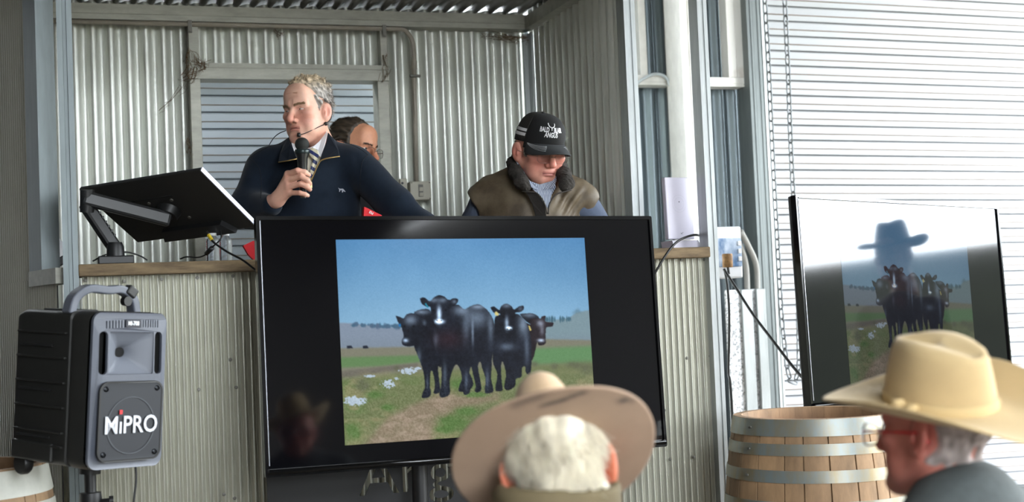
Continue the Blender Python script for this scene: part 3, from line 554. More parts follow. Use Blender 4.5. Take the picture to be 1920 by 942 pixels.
MB().tube(catmull([q2, q2+Vector((.0, .0, -.05)), q2+Vector((-.012, 0, -.16)), q2+Vector((-.02, .02, -.5)), (q2.x-.05, q2.y+.02, .01)], 6), .0035, 6).build('cable', CABLE, smooth=True, label='thin black cable hanging down from the portable loudspeaker', cat='cable')
# ------------------------------------------------------------------ monitor seen from behind and its arm
mo = placed('computer_monitor', 'thin black computer monitor seen from behind above the counter', 'monitor', (.3473, 4.8299, 1.7615), (.9915, -.0394, -.8056))
MB().box((0, .002, 0), (.54, .010, .32), bev=.003).build('back_panel', mat('dark_monitor_shell', (34, 33, 32), .55, noise=.15, nscale=300), mo)
MB().box((0, .0085, 0), (.536, .004, .316)).build('screen', mat('lit_monitor_glass', (60, 62, 70), .2), mo)
MB().box((.269, .002, 0), (.005, .016, .322), bev=.001).build('side_trim', mat('silver_monitor_trim', (176, 180, 196), .3, .5), mo, label='silver right edge trim')
M_ = MB().prism([(-.13, -.155), (.19, -.155), (.16, -.10), (-.10, -.10)], -.022, -.002); M_.build('port_cover', BLK, mo)
MB().box((-.06, -.0035, .06), (.26, .002, .004)).build('seam', HOLE, mo)
MB().lathe([(.001, -.03), (.035, -.03), (.042, -.004), (.001, -.004)], 20, T((0, 0, -.01)) @ Matrix.Rotation(-math.pi/2, 4, 'X') @ Matrix.Identity(4)).build('mount_boss', BLK, mo, smooth=40)
for (x, z) in ((-.05, .04), (.05, .04), (-.05, -.06), (.05, -.06)): MB().lathe([(.0001, -.004), (.006, -.004), (.006, .0), (.0001, .0)], 10, T((x, -.0035, z)) @ Matrix.Rotation(-math.pi/2, 4, 'X')).build('screw', SCREW, mo)
vb = mo.matrix_world @ Vector((0, -.04, -.01))
b0 = aty(217, 488, 4.815); b0[2] = zc1
ar = thing('monitor_arm', 'black jointed monitor arm clamped on the counter', 'monitor arm', tuple(b0))
L_ = lambda p: np.array(p)-b0
MB().box((0, 0, .014), (.115, .10, .028), bev=.004).build('base', BLK, ar)
MB().lathe([(.001, .02), (.03, .02), (.028, .06), (.022, .075), (.001, .075)], 18).build('swivel', BLK, ar, smooth=40)
e1 = L_(aty(213, 462, 4.84)); e2 = L_(aty(163, 387, 4.80)); e3 = L_(aty(164, 373, 4.79)); e4 = L_(vb)
def arm(p, q, w, h, name, m=BLK):
    p, q = Vector(p), Vector(q); d = (q-p); X = d.normalized(); Y = Vector((0, 0, 1)).cross(X).normalized(); Z = X.cross(Y)
    R = Matrix((X, Y, Z)).transposed().to_4x4(); c = (p+q)/2
    return MB().box(c, (d.length+.03, w, h), R, bev=.010).build(name, m, ar)
arm(e1, e2, .035, .046, 'lower_arm'); u_ = arm(e3, e4, .04, .05, 'upper_arm', mat('charcoal_plastic', (30, 31, 32), .4))
MB().tube([e2-np.array([0, 0, .02]), e3+np.array([0, 0, .03])], .024, 14).build('elbow', BLK, ar, smooth=40)
for k in range(16):
    t = .08+.84*k/15; c = e1*(1-t)+e2*t; MB().box((c[0]+.012, c[1]-.01, c[2]+.026), (.006, .012, .008)).build('cable_tooth', BLK, ar) if k % 2 == 0 else None
MB().tube([e4, L_(mo.matrix_world @ Vector((0, -.028, -.01)))], .02, 12).build('tilt_joint', BLK, ar)
# ------------------------------------------------------------------ things on the counter
PET = mat('clear_ribbed_plastic', (236, 240, 244), .08, trans=.92, ior=1.25, spec=.5)
def bottle(px, yy_, label):
    p = aty(px, 486, yy_); p[2] = zc1; o = thing('plastic_bottle', label, 'bottle', tuple(p), 'clear bottles on the counter'); o.scale = (1, 1, .62)
    prof = [(.001, .003), (.020, .0), (.0235, .006)]
    for k in range(9): prof += [(.0235, .010+k*.011), (.0215, .0155+k*.011)]
    prof += [(.0235, .112), (.020, .125), (.012, .138), (.0115, .147), (.001, .147)]
    MB().lathe(prof, 24).build('bottle_body', PET, o, smooth=50); MB().lathe([(.001, .146), (.0135, .146), (.0135, .16), (.001, .16)], 18).build('cap', mat('white_cap', (230, 230, 230), .5), o, smooth=40)
bottle(400, 4.825, 'ribbed clear bottle on the counter under the monitor, further from the television'); bottle(424, 4.84, 'ribbed clear bottle on the counter under the monitor, beside the television')
cz_ = zc1+.004
c_ = lambda px, py, Y, dz=0: (lambda p: (p[0], p[1], p[2]+dz))(aty(px, py, Y))
MB().tube(catmull([c_(174, 490, 4.80), c_(198, 478, 4.82), c_(235, 473, 4.82), c_(262, 480, 4.84), c_(276, 488, 4.85)], 6), .0028, 6).build('cable', CABLE, smooth=True, label='short black cable arching behind the monitor arm base', cat='cable')
cb = thing('cable', 'black monitor cable with yellow tip crossing down to the television', 'cable', tuple(c_(395, 440, 4.70)))
cb0 = np.array(cb.location)
MB().tube([np.array(q)-cb0 for q in catmull([c_(388, 434, 4.72), c_(398, 452, 4.70), c_(425, 472, 4.66), c_(455, 488, 4.62), c_(478, 506, 4.58), c_(500, 524, 4.5)], 6)], .0036, 7).build('cord', CABLE, cb, smooth=True)
MB().tube([np.array(c_(391, 441, 4.715))-cb0, np.array(c_(397, 450, 4.70))-cb0], .006, 8).build('plug_tip', mat('yellow_plug', (196, 170, 40), .5), cb, label='yellow plug tip')
MB().tube(catmull([c_(338, 486, 4.84), c_(350, 482, 4.82), c_(372, 483, 4.80), c_(388, 476, 4.76), c_(400, 462, 4.72), c_(414, 448, 4.70), c_(413, 432, 4.74)], 6), .0026, 6).tube([c_(387, 476, 4.76), c_(398, 465, 4.725)], .008, 10).build('cable', CABLE, smooth=True, label='black cable with a thick inline adapter under the monitor', cat='cable')
RED = mat('red_fabric', (214, 28, 38), .7)
def folded(name, P, y, label, cat, txt=None):
    o = thing(name, label, cat, tuple(aty(*P[0], y))); q0 = np.array(o.location); Q = [np.array(aty(u, v, y))-q0 for u, v in P]; n = len(Q)
    V = Q+[q+np.array([.0, .03, .0]) for q in Q]; obj('folded_cloth', V, [tuple(range(n)), tuple(range(2*n-1, n-1, -1))]+[(i, i+n, (i+1) % n+n, (i+1) % n) for i in range(n)], RED, o); return o
rf = folded('red_cloth', [(683, 388), (690, 391), (706, 399), (716, 404), (716, 440), (680, 440)], 4.80, 'red cloth corner with white letters behind the big television', 'cloth')
pp = np.array(aty(696, 399.5, 4.797))-np.array(rf.location); letters(rf, 'lettering', 'Eld', .013, T(pp) @ Matrix.Rotation(.5, 4, 'Y'), MATS['white_print'], .0006, .0002)
folded('red_cloth', [(456, 461), (474, 452), (478, 452), (478, 490), (466, 478)], 4.98, 'small red cloth corner hanging beside the television edge, above the counter', 'cloth')
# white panel antenna on the right end of the counter
pa = aty(1276, 455, 4.83); pa[2] = zc1; w_ = aty(1304, 340, 4.83)[0]-aty(1247, 340, 4.83)[0]; h_ = aty(1275, 333, 4.83)[2]-zc1
WHT = mat('white_plastic', (198, 194, 208), .35, spec=.5)
an_ = placed('wifi_router', 'tall white panel with circle marks standing on the counter end', 'router', tuple(pa), (-.03, 0, .25))
MB().box((0, 0, h_/2+.018), (w_*1.02, .022, h_-.036), bev=.004).build('panel', WHT, an_)
MB().prism([(-w_/2, .03), (w_/2, .03), (w_*.62, 0), (-w_/2+.006, 0)], -.03, .04).build('foot', WHT, an_)
GP = mat('faint_grey_print', (168, 168, 178), .5); DP = mat('dark_print', (46, 46, 54), .5)
def ring(cx, cz_, r0, r1, y, n=40): return ([(cx+r*math.cos(a), y, cz_+r*math.sin(a)) for r in (r0, r1) for a in np.linspace(0, 2*math.pi, n, endpoint=False)], [(k, (k+1) % n, n+(k+1) % n, n+k) for k in range(n)])
for r in (.033, .0225): MB().add(*ring(-.003, h_*.63, r, r+.0006, -.0115)).build('circle_mark', GP, an_)
MB().add([(-.003+.0026*math.cos(a), -.0117, h_*.655+.0026*math.sin(a)) for a in np.linspace(0, 6.28, 12, endpoint=False)], [tuple(range(12))]).build('dot_mark', DP, an_)
MB().add([(-.006, -.0117, h_*.2), (-.004, -.0117, h_*.2), (.009, -.0117, h_*.228), (.006, -.0117, h_*.228), (-.006, -.0117, h_*.222), (-.004, -.0117, h_*.222), (.004, -.0117, h_*.2), (.002, -.0117, h_*.2)], [(0, 1, 2, 3), (4, 5, 6, 7)]).build('cross_mark', DP, an_)
MB().tube(catmull([c_(1226, 516, 4.68), c_(1240, 492, 4.67), c_(1256, 468, 4.68), c_(1272, 452, 4.71), c_(1292, 443, 4.76), c_(1308, 441, 4.80), c_(1320, 446, 4.84)], 6), .0045, 7).build('cable', CABLE, smooth=True, label='black cable curving over the right end of the counter', cat='cable')
# ------------------------------------------------------------------ electrics on the back wall
CREAM = mat('cream_electrical_plastic', (196, 192, 176), .5, noise=.06, nscale=20)
yw = YB+.016
def wall_box(name, label, x0, y0, x1, y1, dep):
    a, b = aty(x0, y0, yw), aty(x1, y1, yw); o = thing(name, label, 'switch box', ((a[0]+b[0])/2, yw-dep, (a[2]+b[2])/2)); w, h = b[0]-a[0], a[2]-b[2]
    MB().box((0, dep/2, 0), (w, dep, h), bev=.004).build('housing', CREAM, o); return o, w, h
o, w_, h_b = wall_box('junction_box', 'cream junction box partly behind the switch box on the back wall', 747, 336, 762, 372, .03)
MB().lathe([(.0001, 0), (.006, 0), (.006, .004), (.0001, .004)], 10, T((-w_*.2, .001, h_b*.25)) @ Matrix.Rotation(math.pi/2, 4, 'X')).build('screw', DP, o)
o, w_, h_b = wall_box('switch_box', 'cream switch box with two rocker switches on the back wall', 763, 343, 803, 377, .06)
MB().box((0, -.001, .0), (w_*.22, .004, h_b*.66)).build('switch_plate', mat('grey_switch_recess', (112, 110, 104), .5), o)
for s in (-1, 1): MB().box((0, -.006, s*h_b*.14-.006), (w_*.17, .008, h_b*.2), Matrix.Rotation(.2, 4, 'X'), bev=.001).build('rocker', CREAM, o)
for sx in (-1, 1):
    for sz in (-1, 1): MB().lathe([(.0001, 0), (.003, 0), (.003, .002), (.0001, .002)], 8, T((sx*w_*.43, 0, sz*h_b*.43)) @ Matrix.Rotation(math.pi/2, 4, 'X')).build('screw', SCREW, o)
PVC = mat('dusty_pvc', (168, 160, 146), .5, noise=.15, nscale=12)
zc_ = zbeam0-.011; y_c = YB-.05
xv = aty(782, 250, y_c)[0]; co = thing('conduit', 'dusty grey conduit under the top beam, bending down to the switches', 'conduit', (xv, y_c, zc_))
xb_ = aty(752, 56, y_c)[0]
path = [(-.40-xv, 0, 0), (xb_-xv-.3, 0, 0), (xb_-xv-.05, 0, 0)]+[tuple(q) for q in catmull([(xb_-xv, 0, 0), (-.035, 0, -.008), (-.006, 0, -.05), (0, .0, -.11)], 5)]+[(0, .03, -.5), (0, .045, aty(783, 345, yw)[2]-zc_)]
MB().tube(path, .0105, 12).build('pipe', PVC, co, smooth=True)
MB().tube([(0, .002, -.145), (0, .004, -.185)], .0128, 12).build('coupling', PVC, co, smooth=40)
for (px, py) in ((356, 62), (720, 70)):
    p = aty(px, py, y_c); MB().box((p[0]-xv, -.013, -.012), (.018, .004, .055), bev=.001).lathe([(.0001, 0), (.006, 0), (.006, .004), (.0001, .004)], 10, T((p[0]-xv, -.015, -.03)) @ Matrix.Rotation(math.pi/2, 4, 'X')).build('saddle_clip', SCREW, co)
p = aty(776, 143, y_c); MB().box((0, -.006, p[2]-zc_), (.05, .016, .012), bev=.003).build('saddle_clip', SCREW, co)
# ------------------------------------------------------------------ white cable, switchboard, hoses, cables on the right
yq = 6.42
MB().tube(catmull([c_(1192, 158, 6.47), c_(1208, 147, 6.47), c_(1228, 139, 6.47), c_(1246, 143, 6.47), c_(1255, 158, 6.47), c_(1262, 200, 6.49), c_(1263, 260, 6.49), c_(1260, 345, 6.49), c_(1258, 460, 6.49)], 8), .0075, 8).build('white_cable', mat('pale_grey_cable', (178, 186, 190), .4), smooth=True, label='pale grey cable looped over the wall rail and hanging behind the router', cat='cable')
ysb = 5.6; a = aty(1340, 426, ysb); b = aty(1394, 521, ysb); x0_ = a[0]-.04
sb = thing('switchboard', 'white electrical switchboard with clear cover right of the counter post', 'switchboard', ((x0_+b[0])/2, ysb+.05, (a[2]+b[2])/2)); w_ = b[0]-x0_; h_b = a[2]-b[2]
WB = mat('white_enclosure', (232, 233, 236), .3)
MB().box((0, 0, 0), (w_, .10, h_b), bev=.008).build('enclosure', WB, sb)
MB().box((0, -.052, 0), (w_*.94, .012, h_b*.56), bev=.004).build('clear_cover', mat('blue_tinted_cover', (96, 128, 168), .06, .1, rgb2=(222, 232, 244), nscale=14, stretch=(1, 1, .45)), sb, label='smoky clear cover')
for k in range(3): MB().box((w_*.40, -.060, h_b*(.17-.15*k)), (w_*.09, .006, h_b*.09), bev=.002).build('latch', WB, sb)
p = aty(1364, 489, 5.50); rl = thing('cork_plug', 'brown cork like plug hanging in front of the white switchboard', 'plug', tuple(p))
MB().lathe([(.001, -.030), (.021, -.030), (.023, -.026), (.023, .026), (.021, .030), (.001, .030)], 18).build('plug_body', mat('brown_cork', (150, 112, 66), .7, rgb2=(104, 74, 42), nscale=60), rl, smooth=40)
MB().tube([(0, 0, -.028), (.004, 0, -.06)], .006, 8).build('plug_stem', CABLE, rl)
# bracket carrying the switchboard
MB().box((sb.location.x, ysb+.55, sb.location.z), (.05, .9, .05)).build('support_arm', GALV, label='steel arm fixing the switchboard back to the shed wall', cat='bracket')
MB().tube(catmull([c_(1357, 505, 5.47), c_(1380, 540, 5.42), c_(1412, 590, 5.35), c_(1450, 640, 5.25), c_(1490, 692, 5.15), c_(1524, 730, 5.05)], 6), .0065, 8).build('cable', CABLE, smooth=True, label='thick black cable slanting from the switchboard to the right television', cat='cable')
MB().tube(catmull([c_(1358, 504, 5.49), c_(1363, 530, 5.48), c_(1367, 580, 5.47), c_(1367, 640, 5.46), c_(1366, 700, 5.45), c_(1372, 760, 5.4), (c_(1372, 760, 5.4)[0], 5.4, .01)], 6), .006, 8).build('cable', CABLE, smooth=True, label='black cable hanging straight down beside the spangled panel', cat='cable')
HOSE = mat('grey_conduit_hose', (142, 140, 136), .5)
for (dx, lab) in ((0, 'grey flexible conduit bending down behind the switchboard, inner one'), (19, 'grey flexible conduit bending down behind the switchboard, outer one')):
    MB().tube(catmull([c_(1376+dx*.7, 435, 6.30), c_(1388+dx*.8, 462, 6.38), c_(1398+dx, 495, 6.42), c_(1401+dx, 540, 6.43), c_(1402+dx, 640, 6.43), (c_(1402+dx, 640, 6.43)[0], 6.43, .01)], 8), .015, 12).build('flexible_conduit', HOSE, smooth=True, label=lab, cat='conduit')
# door chain
ych = 6.22; CH = mat('zinc_chain', (112, 116, 118), .35, .7); m_ = MB()
pts = catmull([c_(1432, -30, ych), c_(1441, 120, ych), c_(1449, 300, ych), c_(1459, 480, ych), c_(1466, 600, ych), c_(1475, 680, ych), c_(1481, 708, ych), c_(1488, 717, ych), c_(1494, 706, ych), c_(1498, 680, ych), c_(1497, 600, ych), c_(1494, 480, ych), c_(1484, 300, ych), c_(1477, 120, ych), c_(1470, -30, ych)], 40)
pts = np.array(pts); seg = np.r_[0, np.cumsum(np.linalg.norm(np.diff(pts, axis=0), axis=1))]; pitch = .050; N = int(seg[-1]/pitch)
for k in range(N):
    s = (k+.5)*pitch; c = Vector([np.interp(s, seg, pts[:, i]) for i in range(3)]); q = Vector([np.interp(s+.005, seg, pts[:, i]) for i in range(3)]); t = (q-c).normalized()
    sd = Vector((1, .25, 0)) if k % 2 == 0 else Vector((-.25, 1, 0)); sd = (sd-t*sd.dot(t)).normalized()
    L2, W2 = .0275, .0125; P = []
    for j in range(12):
        an = 2*math.pi*j/12; P.append(c+t*((L2-W2)*(1 if math.cos(an) > 0 else -1)*(1 if abs(math.cos(an)) > .01 else 0)+W2*math.cos(an))+sd*W2*math.sin(an))
    n0 = len(m_.v); R5 = 5; up = t.cross(sd)
    for j in range(12):
        d = (P[(j+1) % 12]-P[j-1]).normalized(); nn = d.cross(up).normalized()
        for i in range(R5): an = 2*math.pi*i/R5; m_.v.append(tuple(P[j]+(nn*math.cos(an)+up*math.sin(an))*.0040))
    m_.f += [(n0+j*R5+i, n0+j*R5+(i+1) % R5, n0+((j+1) % 12)*R5+(i+1) % R5, n0+((j+1) % 12)*R5+i) for j in range(12) for i in range(R5)]
m_.build('chain', CH, smooth=True, label='long zinc chain looping down in front of the roller door', cat='chain')
# ------------------------------------------------------------------ barrels
OAK = mat('oak_staves', (184, 152, 116), .7, attr='col', noise=.38, nscale=9, stretch=(2, 2, .6), bump=.2, bscale=60)
HOOP = mat('galvanised_hoop', (132, 141, 142), .42, .45, rgb2=(146, 130, 98), nscale=7, noise=.1, stretch=(1.5, 1.5, .5))
def barrel(label, x, y, H, r_end, r_mid, hoops, base, seed, hoopm=HOOP):
    o = thing('barrel', label, 'barrel', (x, y, 0)); R = lambda z: r_end+(r_mid-r_end)*(1-((z-H/2)/(H/2))**2); rg = np.random.default_rng(seed)
    ns = 26; cuts = np.cumsum(rg.uniform(.7, 1.5, ns)); cuts = cuts/cuts[-1]*2*math.pi; nz2 = 20; V = []; F = []; C = []; a0 = 0
    for k in range(ns):
        a1 = cuts[k]; tone = np.clip(rg.normal(1, .10), .75, 1.25); n0 = len(V)
        angs = [a0+.0012, a0+.008]+[a0+(a1-a0)*t for t in (.25, .5, .75)]+[a1-.008, a1-.0012]; ins = [.006, .0005, 0, 0, 0, .0005, .006]
        for i in range(nz2+1):
            z = H*i/nz2
            for a, q in zip(angs, ins): V.append(((R(z)-q)*math.cos(a), (R(z)-q)*math.sin(a), z)); C.append(lin(base)*tone*(.5 if q > .004 else 1))
        F += [(n0+i*7+j, n0+i*7+j+1, n0+(i+1)*7+j+1, n0+(i+1)*7+j) for i in range(nz2) for j in range(6)]
        # top end of the stave and inside face
        n1 = len(V)
        for a in angs: V.append(((R(H)-.026)*math.cos(a), (R(H)-.026)*math.sin(a), H)); C.append(lin(base)*tone*.8)
        for a in angs: V.append(((R(H)-.03)*math.cos(a), (R(H)-.03)*math.sin(a), H-.06)); C.append(lin((120, 88, 62))*tone)
        F += [(n0+nz2*7+j, n0+nz2*7+j+1, n1+j+1, n1+j) for j in range(6)]+[(n1+j, n1+j+1, n1+7+j+1, n1+7+j) for j in range(6)]; a0 = a1
    obj('staves', V, F, OAK, o, smooth=30, col=C)
    MB().lathe([(.001, H-.055), (R(H)-.028, H-.055)], 40, cap=False).build('head', mat('oak_head', (150, 118, 84), .8, noise=.2, nscale=6, stretch=(1, 6, 1)), o)
    for (za, zb) in hoops: MB().lathe([(R(za)+.0004, za), (R(za)+.003, za), (R(zb)+.003, zb), (R(zb)+.0004, zb)], 56, cap=False).build('hoop', hoopm, o, smooth=40)
    for (za, zb) in hoops[-3:]:
        for k in range(2): an = 3.35+.02*k; MB().lathe([(.0001, 0), (.005, 0), (.004, .003), (.0001, .004)], 8, T(((R(za)+.003)*math.cos(an), (R(za)+.003)*math.sin(an), (za+zb)/2)) @ Matrix.Rotation(an, 4, 'Z') @ Matrix.Rotation(math.pi/2, 4, 'Y')).build('rivet', SCREW, o)
    return o
c = aty(1530, 773.5, 4.2)
barrel('oak barrel with grey metal hoops beside the corrugated counter, below the right television', c[0], 4.2, c[2], .278, .328, [(.30, .34), (.55, .60), (c[2]-.30, c[2]-.262), (c[2]-.202, c[2]-.163), (c[2]-.116, c[2]-.079), (c[2]-.055, c[2]-.001)], (150, 120, 89), 3)
c = aty(-95, 880, 4.62)
barrel('pale banded barrel at the lower left corner beside the loudspeaker', c[0], 4.62, .955, .285, .33, [(.1, .15), (.35, .40), (.68, .75), (.78, .845), (.87, .95)], (150, 122, 92), 5, mat('whitewashed_hoop', (200, 200, 190), .6, .1, noise=.15, nscale=9))

p = aty(101, 470, 5.42); rc = thing('round_cover', 'white rounded cover on a black stem between the left stud and counter post', 'cover', (p[0], 5.42, ZP))
MB().lathe([(.0001, 0), (.075, 0), (.078, .004), (.075, .010), (.0001, .012)], 32, T((-.035, 0, p[2]-ZP-.01)) @ Matrix.Rotation(math.pi/2, 4, 'X')).build('cover_disc', WB, rc, smooth=40)
MB().box((.0, -.02, p[2]-ZP-.055), (.11, .03, .03), Matrix.Rotation(-.5, 4, 'Y'), bev=.004).tube([(0, -.01, 0), (0, -.01, p[2]-ZP-.06)], .012, 10).build('stem', BLK, rc)
# ------------------------------------------------------------------ people: smooth distance-field sculpting
def V3(*a): return np.array(a, float)
def ell(P, c, r, R=None):
    q = P-np.asarray(c); q = q @ R if R is not None else q; r = np.asarray(r, float)
    k0 = np.sqrt(((q/r)**2).sum(-1)); k1 = np.sqrt(((q/(r*r))**2).sum(-1))+1e-9; return k0*(k0-1)/k1
def cap(P, a, b, ra, rb=None):
    rb = ra if rb is None else rb; a = np.asarray(a, float); ab = np.asarray(b, float)-a; q = P-a
    t = np.clip((q@ab)/max(ab@ab, 1e-9), 0, 1); return np.sqrt(((q-t[:, None]*ab)**2).sum(-1))-(ra+(rb-ra)*t)
def su(a, b, k): h = np.clip(.5+.5*(b-a)/k, 0, 1); return b*(1-h)+a*h-k*h*(1-h)
def sub(a, b, k): h = np.clip(.5-.5*(a+b)/k, 0, 1); return a*(1-h)-b*h+k*h*(1-h)
def sst(a, b, x): t = np.clip((x-a)/(b-a), 0, 1); return t*t*(3-2*t)
def chain(P, pts, rr, k):
    d = None
    for i in range(len(pts)-1):
        c = cap(P, pts[i], pts[i+1], rr[i], rr[i+1]); d = c if d is None else su(d, c, k)
    return d
def sn(P, fr, seed, n=6, st=(1, 1, 1)):
    r = np.random.default_rng(seed); o = 0
    for _ in range(n):
        w = r.normal(size=3); w = w/np.linalg.norm(w)*fr*r.uniform(.6, 1.5)*np.array(st); o = o+np.sin(P@w+r.uniform(0, 6.28))
    return o/n**.5
def rotm(yaw=0, pitch=0, roll=0):
    """columns: local axes in world. local -y is the face; yaw>0 turns the face to +x, pitch>0 bows it down, roll>0 tips the crown to +x"""
    return np.array((Matrix.Rotation(yaw, 3, 'Z') @ Matrix.Rotation(pitch, 3, 'X') @ Matrix.Rotation(roll, 3, 'Y')))
def field_mesh(f, lo, hi, h, B=6):
    lo = np.array(lo, float); nb = np.maximum(1, np.ceil((np.array(hi)-lo)/(h*B)).astype(int)); n = nb*B
    ax = [lo[i]+h*(np.arange(nb[i])*B+(B-1)/2) for i in range(3)]; G = np.stack(np.meshgrid(*ax, indexing='ij'), -1).reshape(-1, 3)
    D0 = f(G); near = np.abs(D0) < h*B*.87*1.9+.004
    D = np.repeat(np.repeat(np.repeat(D0.reshape(nb).astype(np.float32), B, 0), B, 1), B, 2)
    idx = np.argwhere(near.reshape(nb)); off = np.stack(np.meshgrid(*[np.arange(B)]*3, indexing='ij'), -1).reshape(-1, 3)
    for s in range(0, len(idx), 1500):
        c = idx[s:s+1500]; ii = (c[:, None, :]*B+off[None]).reshape(-1, 3); D[ii[:, 0], ii[:, 1], ii[:, 2]] = f(lo+ii*h)
    S = D < 0; c = [S[i:n[0]-1+i, j:n[1]-1+j, k:n[2]-1+k] for i in (0, 1) for j in (0, 1) for k in (0, 1)]
    anyS = np.logical_or.reduce(c); allS = np.logical_and.reduce(c); act = np.argwhere(anyS & ~allS); ID = np.full(anyS.shape, -1, np.int32); ID[tuple(act.T)] = np.arange(len(act))
    acc = np.zeros((len(act), 3)); cnt = np.zeros(len(act)); co = np.array([(i, j, k) for i in (0, 1) for j in (0, 1) for k in (0, 1)])
    for a in range(8):
        for b in range(a+1, 8):
            if np.abs(co[a]-co[b]).sum() != 1: continue
            da = D[tuple((act+co[a]).T)]; db = D[tuple((act+co[b]).T)]; m = (da < 0) != (db < 0); t = da/(da-db+1e-12)
            p = co[a]+(co[b]-co[a])*t[:, None]; acc[m] += p[m]; cnt[m] += 1
    V = lo+(act+acc/np.maximum(cnt, 1)[:, None])*h; F = []
    for d in range(3):
        e = [0, 0, 0]; e[d] = 1; u, v = [(1, 2), (2, 0), (0, 1)][d]
        A = S[:n[0]-e[0], :n[1]-e[1], :n[2]-e[2]]; Bv = S[e[0]:, e[1]:, e[2]:]; E = np.argwhere(A != Bv); E = E[(E[:, u] > 0) & (E[:, v] > 0) & (E[:, u] < n[u]-1) & (E[:, v] < n[v]-1)]
        if not len(E): continue
        du = np.eye(3, dtype=int)[u]; dv = np.eye(3, dtype=int)[v]; q = np.stack([ID[tuple((E-du-dv).T)], ID[tuple((E-dv).T)], ID[tuple(E.T)], ID[tuple((E-du).T)]], 1)
        ins = S[tuple(E.T)]; q[~ins] = q[~ins][:, ::-1]; F.append(q[(q >= 0).all(1)])
    return V, np.concatenate(F) if F else np.zeros((0, 4), int)
def np_obj(name, V, F, m, parent, col=None, **k):
    me = bpy.data.meshes.new(name); V = np.asarray(V, np.float32); F = np.asarray(F, np.int32); nf = len(F)
    me.vertices.add(len(V)); me.vertices.foreach_set('co', V.ravel()); me.loops.add(nf*4); me.loops.foreach_set('vertex_index', F.ravel())
    me.polygons.add(nf); me.polygons.foreach_set('loop_start', np.arange(nf, dtype=np.int32)*4); me.polygons.foreach_set('loop_total', np.full(nf, 4, np.int32)); me.polygons.foreach_set('use_smooth', np.ones(nf, bool))
    me.update(calc_edges=True); me.validate(); me.materials.append(m); o = bpy.data.objects.new(name, me); COL.objects.link(o)
    if col is not None:
        a = me.color_attributes.new('col', 'FLOAT_COLOR', 'POINT'); c = np.ones((len(V), 4), np.float32); c[:, :3] = col; a.data.foreach_set('color', c.ravel())
    o.parent = parent; return tag(o, **k)
SKIN = mat('skin', (200, 150, 128), .48, attr='col', noise=.06, nscale=90, sss=.12, spec=.4, bump=.12, bscale=260)
EYE = mat('eye_white', (214, 206, 198), .15, attr='col', spec=.5)
HAIR = mat('hair', (150, 140, 128), .55, attr='col', spec=.35)
